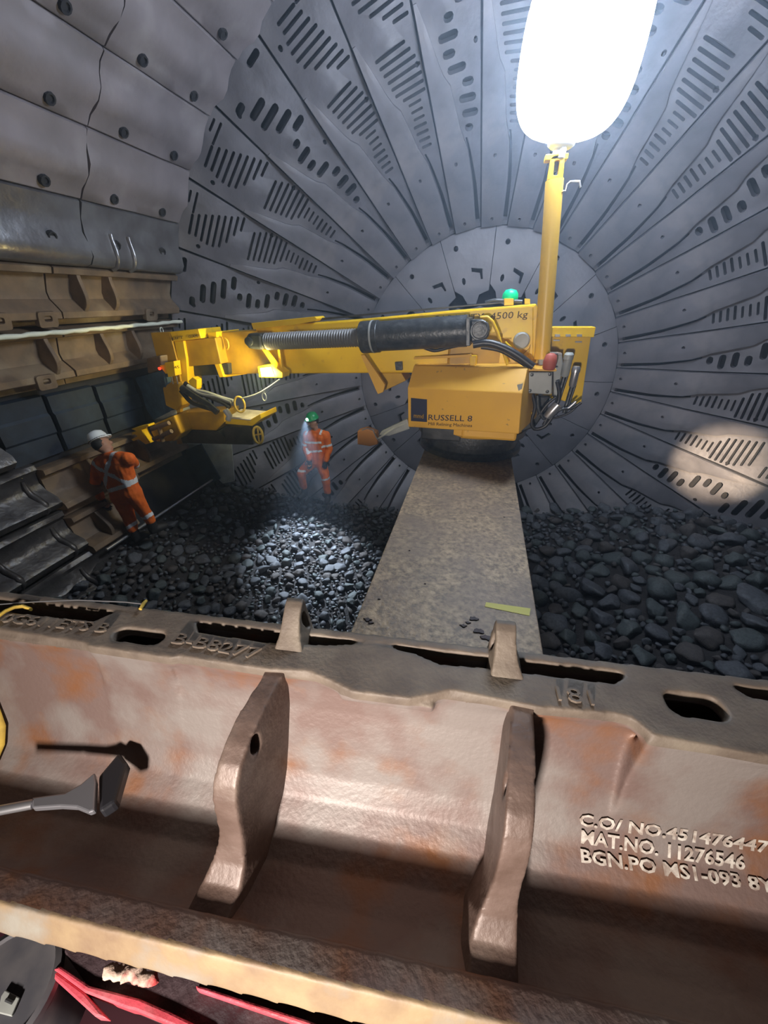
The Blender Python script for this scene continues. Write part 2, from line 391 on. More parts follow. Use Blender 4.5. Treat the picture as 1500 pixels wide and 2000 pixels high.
def bolts(par, a0, span, y0, y1, h, mt='dark', n=3, fr=(.3,)):
    for i in range(n):
        for f_ in fr:
            y = y0+(y1-y0)*(i+.5)/n; p = pol(5.16-h-.004, a0+span*f_, y); ax = Vector((AX, y, AZ))-p
            mb = MB(); mb.lathe([(.055, -.02), (.05, .012), (.034, .012), (.03, -.004), (0, -.004)], p, ax, 10); mb.build('bolt', mt, par)
rowname = {107.5: 'seventh', 115: 'sixth', 122.5: 'fifth', 130: 'fourth', 137.5: 'third', 145: 'second', 152.5: 'first'}
k = 0
for a0 in (107.5, 115, 122.5, 130, 137.5, 145, 152.5):
    for y0, y1, side in ((4.42, 5.98, 'beside the far wall'), (2.72, 4.405, 'second from the far wall'), (1.0, 2.705, 'nearest the camera')):
        if a0 < 130 and y0 < 4: continue
        if y0 == 1.0 and a0 < 152: continue
        silver = a0 == 152.5; k += 1
        t = thing('shell_liner', ('bright silvery' if silver else 'smooth grey')+' curved shell liner, %s row up, %s' % (rowname[a0], side), 'mill liner', pol(5.1, a0+3.7, (y0+y1)/2), 'grey shell liners overhead on the left')
        sweep(PS if silver else PG, a0, 7.5, y0, y1, '', '', .028, 14, seed=k).build('liner_plate', 'silver' if silver else 'greyliner', t, smooth=50)
        bolts(t, a0, 7.5, y0, y1, .175 if not silver else .24, 'dark', 2, (.84,) if not silver else (.55,))
        if silver:
            for yy in (y0+.35, y0+.62):
                mb = MB(); mb.tube([pol(5.16-lerp(PS, f_)-.005, a0+7.5*f_, yy) for f_ in np.linspace(.4, .97, 8)], .03, 8); mb.build('rib', 'silver', t, smooth=60)
def rib_on(t, a0, y, prof, span=7.5, th=.05, mt='brown', f0=.12, f1=.80, hh=.17):
    mb = MB(); pts = []
    fr = np.linspace(f0, f1, 12)
    top = [pol(5.16-(.20+.10*math.sin(PI*min(1, (f_-f0)/(f1-f0))**1.3)), a0+span*f_, y) for f_ in fr]
    bot = [pol(5.13, a0+span*f_, y) for f_ in fr[::-1]]
    V = top+bot; n = len(V); a = V; b = [p+Vector((0, th, 0)) for p in V]
    h = 12
    fs = [(i, i+1, n-2-i, n-1-i) for i in range(h-1)]+[(n+i+1, n+i, 2*n-1-i, 2*n-2-i) for i in range(h-1)]+[(i, (i+1) % n, (i+1) % n+n, i+n) for i in range(n)]
    mb.add(a+b, fs); mb.build('rib', mt, t, bevel=.008)
def tab_on(t, a0, y, f_=.8, span=7.5, mt='brown', wd=.11):
    mb = MB(); V, fs = cdt(rrect(-wd, wd, -.09, .07, .03), [rrect(-.045, .045, -.03, .03, .02)])
    c = pol(5.16-.262, a0+span*f_, y); n_ = (Vector((AX, y, AZ))-c).normalized(); s_ = Vector((0, 1, 0)); u_ = n_.cross(s_)
    if u_.z < 0: u_ = -u_
    mm = thick(V, fs, lambda x, z, h: c+s_*x+u_*z+n_*h, -.05, .012); mm.build('lifting_lug', mt, t, bevel=.004)
def brown_liner(a0, y0, y1, label, ribs, tabs, span=7.5, grp='rusty new shell liners on the left'):
    t = thing('shell_liner', label, 'mill liner', pol(5.1, a0+span/2, (y0+y1)/2), grp)
    sweep(PB, a0, span, y0, y1, '', '', .012, 14, seed=a0+y0).build('liner_plate', 'brown', t, smooth=35)
    for y in ribs: rib_on(t, a0, y, PB, span)
    for y in tabs: tab_on(t, a0, y, .79, span)
    return t
brown_liner(160, 4.0, 5.97, 'rusty shell liner with two ribs just under the silvery row, beside the far wall', (4.28, 4.72), (5.35,))
brown_liner(160, 1.6, 3.98, 'rusty shell liner just under the silvery row, at the left frame edge', (2.6,), (3.92-.12, 3.3))
brown_liner(167.6, 4.0, 5.97, 'rusty shell liner with two ribs right under the white rope, beside the far wall', (4.5, 5.02), ())
brown_liner(167.6, 1.6, 3.98, 'rusty shell liner right under the white rope, at the left frame edge', (2.7, 3.75), (3.6,))
brown_liner(184.5, 3.2, 5.5, 'rusty shell liner low on the left behind the worker in the white helmet', (3.75, 4.6), (4.2,))
brown_liner(192, 3.2, 3.95, 'short rusty shell liner piece at the legs of the worker in the white helmet', (3.5,), ())
# worn grey liners low left
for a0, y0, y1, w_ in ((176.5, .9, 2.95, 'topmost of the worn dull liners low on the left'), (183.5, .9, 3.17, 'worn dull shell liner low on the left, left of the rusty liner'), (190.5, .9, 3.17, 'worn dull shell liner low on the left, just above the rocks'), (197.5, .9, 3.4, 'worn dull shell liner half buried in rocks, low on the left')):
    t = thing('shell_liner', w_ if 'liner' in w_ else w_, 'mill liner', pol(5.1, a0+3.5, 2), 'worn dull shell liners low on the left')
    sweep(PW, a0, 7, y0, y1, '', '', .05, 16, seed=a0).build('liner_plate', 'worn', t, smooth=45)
    for y in (1.5, 2.35, 3.0):
        if y < y1-.05:
            mb = MB(); mb.tube([pol(5.16-lerp(PW, f_)-.0, a0+7*f_, y) for f_ in np.linspace(.25, .95, 8)], [.02, .03, .035, .04, .04, .04, .03, .02], 8); mb.build('rib', 'worn', t, smooth=60)
# bare shell gap: dark rubber backing sheets
for i, (a0, sp, y0, y1, w_) in enumerate(((175.6, 8.2, 3.02, 3.62, 'dark blue rubber backing sheet at the left end of the bare gap'), (175.8, 8.0, 3.68, 4.3, 'dark blue rubber backing sheet in the middle of the bare gap'), (176, 7.8, 4.36, 5.0, 'dark rubber backing sheet in the bare gap, left of the blue drum'))):
    t = sweep([(.01, .05), (.03, .08), (.3, .085), (.34, .11), (.62, .11), (.66, .085), (.97, .08), (.99, .05)], a0, sp, y0, y1, '', '', .01, 8, seed=i).build('backing_sheet', 'blue', None, smooth=30)
    tag(t, w_, 'rubber sheet', 'dark rubber backing sheets on the bare shell')
m = MB(); P0 = []
for i in range(60):
    y = 1.5+(5.95-1.5)*i/59; P0.append(pol(4.88+.012*math.sin(i*1.9)+.008*math.sin(i*.7), 167.65-.1*(y-3.4), y))
m.tube(P0, [.02+.008*abs(math.sin(i*2.3)) for i in range(60)], 8)
q = pol(4.86, 167.9, 5.45); m.tube([q+Vector((.02, .03*math.cos(t), -.05+.04*math.sin(t))) for t in np.linspace(0, 2*PI, 10)], .009, 6)
tag(m.build('sealing_rope', 'rope', smooth=60), 'long white lumpy rope running along the seam between rusty liners', 'rope')
# pale rail along the shell above the rocks
m = MB(); m.tube([pol(4.93, 198.6, y)+Vector((.05, 0, .02)) for y in np.linspace(3.3, 5.9, 12)], .022, 8)
tag(m.build('edge_rod', 'chrome', smooth=60), 'thin bright steel rod lying along the foot of the shell by the rocks', 'rod')
# blue drum and pale plates by the grapple
P1 = ((-4.75, 4.95), (-4.2, 4.75))
t = thing('blue_drum', 'dusty dark blue drum-like block wedged against the shell, left of the yellow grapple', 'drum', at(300, 820, pl=P1))
slab('drum_body', [(262, 738), (318, 722), (325, 760), (334, 806), (300, 822), (285, 800), (275, 765)], P1, .3, mat('dusty_blue', (.06, .12, .19), .6, 0, (.035, .06, .10), 6), t, .02)
slab('drum_rim', [(300, 820), (334, 802), (337, 812), (304, 829)], P1, .3, 'pale', t, .006)
slab('drum_cap', [(285, 700), (312, 694), (316, 722), (288, 730)], P1, .2, 'brown', t, .02)
P2 = ((-4.65, 5.75), (-3.6, 6.15))
slab_o = slab('backing_plate', [(352, 866), (400, 868), (452, 862), (458, 940), (435, 945), (425, 935)], P2, .05, 'pale', None)
tag(slab_o, 'pale upright plate standing at the foot of the far wall under the grapple', 'plate')
slab_o = slab('dark_panel', [(362, 880), (392, 868), (430, 936), (395, 950), (375, 930)], ((-4.6, 5.62), (-3.6, 6.0)), .06, 'blue', None)
tag(slab_o, 'dark rectangular panel leaning in front of the pale plate', 'panel')

# ---------------- charge of rocks ----------------
ZT = [(-5.2, -2.9), (-4.7, -3.08), (-4.33, -3.29), (-3.66, -3.64), (-2.29, -4.08), (-1.2, -4.32), (0, -4.25), (1.6, -4.0), (2.87, -3.52), (3.84, -3.2), (5.2, -2.95)]
def cz(x, y):
    z = lerp(ZT, x)+.07*noise.noise(Vector((x*.9, y*.9, 3)))+.04*noise.noise(Vector((x*2.3, y*2.3, 9)))
    return z
def cone_y(x, z):
    r = math.hypot(x-AX, z-AZ)
    return D2-(D2-D)*(r-R2)/(R-R2)
m = MB(); nx, ny = 70, 56; xs = np.linspace(-5.0, 5.0, nx); ysr = np.linspace(-.4, 7.9, ny)
m.add([(x, min(y, cone_y(x, cz(x, y))+.02), cz(x, y)-.05+.03*noise.noise(Vector((x*5, y*5, 1)))) for y in ysr for x in xs], [(j*nx+i, j*nx+i+1, (j+1)*nx+i+1, (j+1)*nx+i) for j in range(ny-1) for i in range(nx-1)])
o = m.build('floor', 'dirt', smooth=60); o['kind'] = 'structure'
def rock_geo(sub, seed):
    bm = bmesh.new(); bmesh.ops.create_icosphere(bm, subdivisions=sub, radius=1)
    rr = random.Random(seed); sx, sy, sz = rr.uniform(.8, 1.3), rr.uniform(.65, 1.0), rr.uniform(.5, .8)
    cuts = [(Vector((rr.gauss(0, 1), rr.gauss(0, 1), rr.gauss(0, 1))).normalized(), rr.uniform(.5, .8)) for _ in range(8)]
    vs = []
    for v in bm.verts:
        p = v.co.copy()
        for n_, d_ in cuts:
            e = p.dot(n_)-d_
            if e > 0: p -= n_*e*.85
        p *= 1+.2*noise.noise(p*1.6+Vector((seed*3.3, 0, 0)))
        vs.append((p.x*sx, p.y*sy, p.z*sz))
    fs = [tuple(v.index for v in f.verts) for f in bm.faces]; bm.free(); return np.array(vs), fs
rr = np.random.RandomState(4); cell = .1; occ = {}; rocks = []
def proj(p):
    c = MW.T @ np.array(p); return (750+F*c[0]/-c[2], 1000-F*c[1]/-c[2], -c[2]) if c[2] < 0 else (-9, -9, 1)
def field(x, y):           # typical rock radius
    g = .5+.5*noise.noise(Vector((x*.5, y*.5, 7)))
    return ((.066) if x > 0 else .045)+.035*g*(1.6 if x > 0 else .8)
for tries in range(42000):
    x, y = rr.uniform(-4.95, 4.95), rr.uniform(.9, 7.9); r = field(x, y)*rr.choice([.5, .7, 1, 1.3, 1.7], p=[.3, .3, .22, .13, .05])
    if tries < 2600: r = field(x, y)*rr.uniform(1.3, 1.9)
    z = cz(x, y)
    if y > cone_y(x, z)-.02 or math.hypot(x-AX, z-AZ) > 5.0: continue
    u, v, dd = proj((x, y, z))
    if not (-60 < u < 2100 and 860 < v < 1500): continue
    ci, cj = int(x/.25), int(y/.25); ok = True
    for i in (-2, -1, 0, 1, 2):
        for j in (-2, -1, 0, 1, 2):
            for (a, b, c_) in occ.get((ci+i, cj+j), ()):
                if (a-x)**2+(b-y)**2 < ((c_+r)*.74)**2: ok = False; break
            if not ok: break
        if not ok: break
    if not ok: continue
    occ.setdefault((ci, cj), []).append((x, y, r)); rocks.append((x, y, z, r, u, v, dd))
def shown(rk):
    x, y, z, r, u, v, dd = rk
    if u < 0 or u > 1500 or v < 935 or v > 1165+.118*u-10: return False
    if 885 < v and 825-(v-890)*.41 < u < 1005+(v-890)*.15: return False
    return True
vis = sorted([i for i, k_ in enumerate(rocks) if shown(k_)], key=lambda i: -rocks[i][3]/rocks[i][6])[:300]
vis = set(vis)
base = [rock_geo(3, s) for s in range(14)]; low = [rock_geo(2, s+40) for s in range(14)]
bme = []
for i, (vs, fs) in enumerate(base):
    mm = MB(); mm.add(vs, fs); bme.append(mm.mesh('grinding_rock', ('rock', 'rock2', 'rock', 'rock3')[i % 4], 180))
sv, sf, smi = [], [], []; off = 0
for i, (x, y, z, r, u, v, dd) in enumerate(rocks):
    rz = rr.uniform(0, 2*PI); tx, ty = rr.normal(0, .25, 2); z0 = z+r*rr.uniform(-.12, .12)
    if i in vis:
        o = bpy.data.objects.new('rock', bme[rr.randint(14)]); C.objects.link(o); o.location = (x, y, z0); o.scale = (r, r, r); o.rotation_euler = (tx, ty, rz)
        sd = 'left' if x < 0 else 'right'
        tag(o, 'large smooth grey rock in the heap to the %s of the steel deck' % sd, 'rock', 'large rocks %s of the deck' % sd)
    else:
        vs, fs = low[rr.randint(14)]
        Rm = np.array((Matrix.Rotation(rz, 3, 'Z') @ Matrix.Rotation(tx, 3, 'X') @ Matrix.Rotation(ty, 3, 'Y')))
        sv.append((vs*r) @ Rm.T+np.array([x, y, z0])); sf.append([tuple(a+off for a in f) for f in fs]); off += len(vs); smi += [rr.choice([0, 0, 1, 2])]*len(fs)
me = bpy.data.meshes.new('rock_heap'); me.from_pydata(np.vstack(sv).tolist(), [], [f for g in sf for f in g]); me.polygons.foreach_set('material_index', smi)
for k_ in ('rock', 'rock2', 'rock3'): me.materials.append(M[k_])
me.shade_smooth()
o = bpy.data.objects.new('rock_heap', me); C.objects.link(o)
tag(o, 'heap of small dark grey rocks covering the mill floor', 'rocks', kind='stuff')
print('rocks', len(rocks), len(vis))
m = MB(); m.tube([(.95, 3.3, cz(.95, 3.3)+.35), (1.4, 3.35, cz(1.4, 3.3)+.33), (2.0, 3.45, cz(2, 3.3)+.26)], .008, 6)
tag(m.build('thin_rod', 'chrome'), 'thin pale rod lying on the rocks right of the steel deck', 'rod')

# ---------------- deck beam ----------------
ZD = -1.75
t = thing('deck_beam', 'long worn steel deck beam leading from the rusty liner to the yellow machine', 'beam', (0, 2.5, ZD-.5))
m = MB(); m.box((-.568, -.3, ZD-.05), (.537, 5.9, ZD)); m.build('deck_plate', 'deck', t, bevel=.006)
m = MB(); m.box((-.45, -.3, ZD-.5), (-.40, 4.8, ZD-.05)); m.box((.37, -.3, ZD-.5), (.42, 4.8, ZD-.05)); m.box((-.47, -.3, ZD-.55), (.44, 4.8, ZD-.5)); m.build('box_girder', 'gun', t)
# oily dirt spots
for i, (u, v, s_) in enumerate(((718, 1210, .02), (724, 1216, .014), (925, 1208, .025), (935, 1232, .03), (950, 1245, .03), (962, 1252, .02), (905, 1222, .016), (914, 1216, .012), (740, 1170, .008), (830, 1140, .007), (800, 1075, .006), (985, 1010, .007))):
    p = at(u, v, Z=ZD+.004); q_ = [(p.x+s_*math.cos(t_a)*(1+.35*math.sin(3*t_a+i)+.25*math.sin(5*t_a)), p.y+.6*s_*math.sin(t_a)*(1+.3*math.cos(4*t_a+i)), ZD+.001) for t_a in np.linspace(0, 2*PI, 20, endpoint=False)]
    mb = MB(); mb.prism(q_, (0, 0, .006)); mb.build('oil_clump', 'cartdark', t)
mb = MB(); a, b = at(948, 1181, Z=ZD), at(1035, 1196, Z=ZD); d_ = Vector((.004, .022, 0)); mb.prism([a-d_, b-d_*1.6, b+d_*1.6, a+d_], (0, 0, .003)); mb.build('paint_streak', mat('yellow_streak', (.6, .55, .12), .6), t)
# ---------------- relining machine ----------------
MC = thing('relining_machine', 'yellow liner handling machine with telescopic boom standing on the steel deck', 'machine', (0, 5.15, ZD))
def px_text(s, p0, p1, hpx, pl, mt, parent, name='lettering', off=-.004, ext=.0015):
    a = at(*p0, pl=pl); b = at(*p1, pl=pl); top = at(p0[0], p0[1]-hpx, pl=pl)
    mb = text_mb(s, 1, 0); xs_ = [v[0] for v in mb.v]; W = max(xs_)-min(xs_); H = .72
    e = (b-a)/W; up = Vector((0, 0, (top-a).length))/H
    (x0, y0), (x1, y1) = pl; n = Vector((y0-y1, x1-x0, 0)).normalized(); n = n if n.y > 0 else -n
    mb.v = [tuple(a+e*(v[0]-min(xs_))+up*v[1]+n*off) for v in mb.v]
    o = mb.build(name, mt, parent); sm = o.modifiers.new('t', 'SOLIDIFY'); sm.thickness = .003; return o
# slew base
m = MB(); m.lathe([(.67, 0), (.67, .06), (.62, .08), (.62, .2), (.70, .22), (.70, .30), (.5, .31)], (0, 5.2, ZD), n=48); m.build('slew_ring', 'gun', MC, smooth=30)
m = MB(); m.lathe([(.62, .30), (.66, .34), (.66, .52), (.5, .58)], (.03, 5.12, ZD), n=40); m.build('turntable', 'hood', MC, smooth=30)
m = MB(); m.box((-.1, 4.45, ZD+.32), (.52, 4.9, ZD+.5)); m.build('base_box', 'hood', MC, bevel=.03)
m = MB(); m.box((-.58, 4.5, ZD+.25), (-.1, 4.9, ZD+.44)); m.build('lower_skid', 'black', MC, bevel=.02)
m = MB(); m.box((-.35, 4.75, ZD+.5), (.5, 5.6, -.3)); m.build('turret_frame', 'mustard', MC, bevel=.03)
# hood
PH = ((-.74, 4.48), (.56, 4.02)); (x0, y0), (x1, y1) = PH; nH = Vector((y0-y1, x1-x0, 0)).normalized()
PT = tuple((x+nH.x*.22, y+nH.y*.22) for x, y in PH)
bl, br, kl, kr = at(797, 834, pl=PH), at(1013, 848, pl=PH), at(796, 757, pl=PH), at(1020, 768, pl=PH)
tl, tr = at(808, 713, pl=PT), at(1030, 720, pl=PT)
m = MB(); dp = nH*.75
A = [bl, kl, tl, tl+nH*.6, bl+nH*.8]; B = [br, kr, tr, tr+nH*.6, br+nH*.8]
m.add(A+B, [(4, 3, 2, 1, 0), (5, 6, 7, 8, 9)]+[(i, (i+1) % 5, (i+1) % 5+5, i+5) for i in range(5)])
hood = m.build('engine_hood', 'hood', MC, bevel=.012)
slab('logo_plate', [(803, 777), (834, 780), (834, 824), (803, 822)], PH, .01, 'navy', hood, 0, -.006)
px_text('mmd', (809, 815), (828, 817), 9, PH, 'mustard', hood, off=-.011)
px_text('RUSSELL 8', (837, 820), (922, 823), 11, PH, 'navy', hood)
px_text('Mill Relining Machines', (837, 830), (922, 834), 6, PH, 'inkbrown', hood)
slab('scuff_mark', [(1010, 752), (1021, 749), (1019, 760), (1013, 763)], PH, .01, 'greybox', hood, 0, -.004)
slab('lifting_pin', [(917, 695), (930, 695), (929, 714), (918, 714)], ((-.7, 4.7), (.6, 4.5)), .08, 'yellow', MC, .005)
slab('rail_strip', [(808, 698), (920, 692), (921, 697), (808, 702)], ((-.7, 4.7), (.6, 4.5)), .04, 'hood', MC, .002)
# boom
PBm = ((.7, 4.72), (-4.5, 5.05))
boom = slab('boom', [(497, 641), (560, 634), (700, 624), (880, 607), (1048, 594), (1052, 640), (1056, 727), (555, 730), (545, 735)], PBm, .42, 'yellow', MC, .02)
slab('boom_top_rail', [(497, 633), (700, 614), (1000, 588), (1000, 591), (700, 618), (497, 640)], PBm, .16, 'black', boom, .003, .12)
slab('slide_block', [(493, 631), (519, 628), (577, 622), (617, 618), (621, 622), (617, 627), (580, 634), (497, 643)], PBm, .25, 'yellow', boom, .006, -.03)
slab('inner_boom', [(410, 650), (500, 645), (560, 650), (560, 729), (436, 733), (424, 706)], PBm, .3, 'mustard', MC, .015, .05)
slab('boom_end_flange', [(411, 649), (428, 647), (431, 700), (442, 735), (434, 736), (422, 704)], PBm, .5, 'yellow', MC, .006, -.06)
slab('sole_strip', [(436, 733), (480, 731), (436, 738)], PBm, .3, 'yellow', MC, .004, .02)
m = MB(); c_ = at(442, 671, pl=PBm); m.tube([c_+Vector((.05*math.cos(t_a), -.03, .07*math.sin(t_a))) for t_a in np.linspace(-1.3, 1.5, 9)], .014, 8); m.build('grab_ring', 'mustard', MC, smooth=60)
px_text('CAPACITY  4500 kg', (845, 630), (1030, 620), 13, PBm, 'inkbrown', boom)
slab('boom_heel', [(1047, 593), (1062, 640), (1058, 700), (1040, 700), (1040, 600)], PBm, .45, 'yellow', MC, .01, -.02)
# green beacon on the rail
m = MB(); c_ = at(998, 583, pl=PBm)+Vector((0, .2, 0)); m.lathe([(.075, -.02), (.085, .0), (.08, .045), (.055, .08), (0, .092)], c_, n=24); m.build('green_beacon', 'greenlamp', MC, smooth=60)
slab('beacon_mount', [(984, 583), (1003, 583), (1003, 596), (984, 597)], PBm, .1, 'yellow', MC, .004, .1)
slab('boom_clamp', [(1025, 583), (1036, 584), (1036, 594), (1025, 594)], PBm, .1, 'yellow', MC, .004, .1)
m = MB(); m.tube([at(u, v, pl=PBm)+Vector((0, .15, 0)) for u, v in ((948, 592), (965, 587), (985, 588), (1005, 589), (1022, 590))], .022, 8); m.build('cable_sleeve', 'gun', MC, smooth=60)
# hydraulic cylinder
PC = tuple((x, y-.22) for x, y in PBm)
a, b = at(712, 659, pl=PC), at(915, 646, pl=PC)
CY = bpy.data.objects.new('hydraulic_cylinder', None); C.objects.link(CY); CY.parent = MC; CY.matrix_parent_inverse = parent_world(MC).inverted(); CY.location = a
bpy.context.view_layer.update()
ax = (b-a).normalized()
m = MB(); m.tube([a, a+ax*.012, b-ax*.012, b], [.13, .155, .155, .13], 28); m.build('barrel', 'gun', CY, smooth=50)
m = MB(); m.tube([a-ax*.03, a+ax*.18], .168, 28); m.build('gland', 'gun', CY, smooth=50, bevel=.006)
m = MB(); m.tube([a+ax*.10, a+ax*.12], .171, 28); m.build('gland_band', 'greybox', CY, smooth=50)
rod0 = at(520, 667, pl=PC); N_ = 40; L0 = (a-rod0)
m = MB(); m.tube([rod0+L0*(i/N_/2) for i in range(2*N_+1)], [.10 if i % 2 else .078 for i in range(2*N_+1)], 20); m.build('bellows', 'bellows', CY, smooth=20)
slab('clevis', [(492, 650), (518, 650), (521, 682), (494, 680), (484, 666)], PC, .2, 'black', CY, .03, -.1)
m = MB(); c_ = at(497, 665, pl=PC)+Vector((0, -.12, 0)); m.lathe([(.05, 0), (.05, .03), (.03, .035), (0, .035)], c_, (0, -1, 0), 16); m.build('pin', 'gun', CY, smooth=40)
slab('head_plate', [(913, 620), (921, 620), (921, 673), (913, 673)], PC, .3, 'gun', CY, .006, -.16)
slab('trunnion_lug', [(921, 623), (940, 623), (953, 630), (958, 643), (954, 658), (940, 666), (921, 667)], PC, .2, 'black', CY, .02, -.14)
m = MB(); c_ = at(937, 643, pl=PC)+Vector((0, -.14, 0)); m.tube([c_+Vector((.085*math.cos(t_a), 0, .085*math.sin(t_a))) for t_a in np.linspace(0, 2*PI, 20)], .012, 6); m.lathe([(.06, 0), (.06, .03), (0, .035)], c_, (0, -1, 0), 16); m.build('lug_ring', 'gun', CY, smooth=50)
m = MB(); m.tube([at(u, v, pl=PC)+Vector((0, -.02, 0)) for u, v in ((938, 620), (952, 619), (962, 628), (972, 650), (981, 680), (991, 712))], .016, 8); m.build('yellow_guard', 'yellow', MC, smooth=60)
def hose(pts, r, mt='rubber', pl=PC, off=-.05, name='hose', par=MC, zig=0):
    P = [at(u, v, pl=pl)+Vector((0, off, 0)) for u, v in pts]; Q = []
    for i in range(len(P)-1):
        p0, p1, p2, p3 = P[max(i-1, 0)], P[i], P[i+1], P[min(i+2, len(P)-1)]
        for k_ in range(6):
            t_ = k_/6; Q.append(.5*((2*p1)+(p2-p0)*t_+(2*p0-5*p1+4*p2-p3)*t_*t_+(3*p1-p0-3*p2+p3)*t_**3))
    Q.append(P[-1]); mb = MB(); mb.tube(Q, r, 10); return mb.build(name, mt, par, smooth=60)
hose([(925, 670), (950, 667), (975, 673), (1005, 688), (1038, 712)], .038, off=-.16)
hose([(940, 676), (975, 682), (1003, 697), (1030, 714)], .02, off=-.1)
hose([(812, 672), (835, 682), (852, 685), (880, 678), (912, 672)], .018, off=.02)
hose([(985, 668), (1005, 690), (1010, 705)], .02, 'yellow', off=-.05)
# flaps and brackets under the boom
slab('support_flap', [(704, 693), (712, 693), (752, 752), (748, 766), (738, 770), (734, 762)], PC, .05, 'hood', MC, .006)
slab('flap_plate', [(722, 729), (783, 729), (792, 744), (752, 763)], PBm, .3, 'mustard', MC, .006, .02)
slab('strut', [(512, 683), (519, 683), (550, 721), (546, 728), (538, 722)], PC, .04, 'yellow', MC, .005)
slab('strut', [(541, 679), (546, 679), (554, 737), (549, 737)], PC, .04, 'yellow', MC, .004)
slab('bolt_block', [(773, 706), (787, 705), (788, 722), (775, 722)], PBm, .05, 'gun', MC, .008, -.06)
# work lamp on the boom
PL_ = tuple((x, y-.32) for x, y in PBm)
t = thing('work_lamp', 'small lit yellow flood lamp hanging under the boom', 'lamp', at(527, 738, pl=PL_))
slab('lamp_housing', [(503, 716), (530, 712), (552, 728), (552, 738), (506, 737)], PL_, .18, 'yellow', t, .008)
slab('lamp_lens', [(509, 719), (529, 717), (536, 734), (512, 735)], PL_, .02, mat('lamp_lens', (.9, .85, .3), .3, emit=(1, .9, .35), es=9), t, 0, -.012)
p_ = at(520, 728, pl=PL_); lamp('work_lamp_light', 'POINT', p_+Vector((0, -.1, -.02)), 22, (1, .88, .4), .05)
lamp('grapple_side_light', 'SPOT', at(545, 700, pl=PL_)+Vector((0, -.05, 0)), 110, (1, .85, .35), .05, aim=at(385, 720, pl=PBm), spot=75, blend=.6)
# gauge
m = MB(); c_ = at(1018, 665, pl=PBm); m.lathe([(.085, 0), (.085, .05), (.07, .06), (0, .055)], c_, (0, -1, 0), 24); m.build('gauge', 'greybox', MC, smooth=35)
slab('gauge_hook', [(1012, 700), (1033, 680), (1036, 672), (1033, 690), (1018, 706)], PBm, .06, 'mustard', MC, .004, -.05)
slab('boom_slot_bar', [(978, 659), (999, 659), (999, 662), (978, 662)], PBm, .03, 'mustard', MC, .002, -.02)
# right-hand panel and valves
PP = ((.6, 4.95), (1.4, 4.95))
slab('control_panel', [(1058, 652), (1155, 652), (1135, 788), (1128, 789), (1062, 775)], PP, .03, 'yellow', MC, .004)
slab('panel_lip', [(1057, 639), (1164, 639), (1160, 659), (1056, 658)], ((.6, 4.8), (1.4, 4.8)), .17, 'yellow', MC, .006)
for u in (1067, 1089, 1110, 1132): slab('latch', [(u-5, 653), (u+5, 653), (u+5, 658), (u-5, 658)], ((.6, 4.78), (1.4, 4.78)), .02, 'chrome', MC, .003)
for u, v in ((1064, 668), (1086, 665), (1129, 668)): slab('latch_plate', [(u-6, v-2), (u+7, v-2), (u+7, v+(4 if u < 1070 else 1)), (u-6, v+(4 if u < 1070 else 1))], PP, .02, 'chrome', MC, .002, -.02)
PV = ((.3, 4.35), (1.2, 4.35))
slab('valve_box', [(1031, 727), (1079, 727), (1078, 769), (1073, 771), (1031, 768)], PV, .3, 'greybox', MC, .01)
slab('valve_box_lid', [(1030, 719), (1087, 721), (1086, 725), (1030, 724)], PV, .34, 'hood', MC, .004, -.02)
for u, v in ((1039, 732), (1074, 731), (1035, 763), (1069, 765)):
    m = MB(); m.lathe([(.018, 0), (.015, .012), (0, .014)], at(u, v, pl=PV), (0, -1, 0), 8); m.build('screw', 'gun', MC)
m = MB(); m.lathe([(.05, -.02), (.062, .0), (.066, .06), (.05, .12), (.02, .135), (0, .135)], at(1072, 718, pl=PV), n=20); m.build('red_knob', 'redknob', MC, smooth=60)
slab('pipe_block', [(1052, 691), (1098, 691), (1100, 712), (1090, 780), (1082, 780), (1080, 722), (1052, 716)], ((.3, 4.62), (1.2, 4.62)), .18, 'greybox', MC, .015)
slab('manifold_bar', [(1050, 690), (1098, 690), (1098, 694), (1050, 694)], ((.3, 4.58), (1.2, 4.58)), .1, 'chrome', MC, .004)
for (u, v, r_, h_, mt_) in ((1103, 732, .042, .2, 'greybox'), (1118, 752, .038, .17, 'chrome')):
    c_ = at(u, v, pl=((.3, 4.6), (1.2, 4.6))); m = MB(); m.lathe([(r_*.7, -.02), (r_, 0), (r_, h_*.75), (r_*1.15, h_*.77), (r_*1.15, h_), (r_*.8, h_+.02)], c_, n=18); m.build('filter_canister', mt_, MC, smooth=35)
    m = MB(); m.tube([c_, c_+Vector((-.02, 0, -.3))], .022, 10); m.tube([c_+Vector((.03, 0, 0)), c_+Vector((.0, 0, -.3))], .012, 8); m.build('pipe', 'gun', MC, smooth=60)
PQ = ((.3, 4.5), (1.2, 4.5))
for pts, r_, mt_ in (([(1088, 745), (1092, 765), (1090, 785), (1075, 805), (1062, 830)], .02, 'rubber'), ([(1040, 770), (1045, 795), (1038, 825), (1046, 838), (1065, 832), (1080, 812)], .02, 'rubber'), ([(1135, 786), (1118, 797), (1095, 800), (1080, 812), (1062, 822)], .016, 'rubber'), ([(1125, 784), (1108, 798), (1090, 799)], .014, 'chrome'), ([(1085, 776), (1068, 790), (1052, 812)], .016, 'rubber'), ([(1131, 789), (1112, 806), (1085, 816), (1060, 818)], .012, 'rubber'), ([(1050, 772), (1052, 800), (1062, 818)], .018, 'gun')): hose(pts, r_, mt_, PQ, 0)
m = MB(); m.tube([at(1090, 790, pl=PQ), at(1078, 803, pl=PQ), at(1068, 815, pl=PQ)], [.05, .055, .04], 14); m.build('hydraulic_motor', 'chrome', MC, smooth=50)
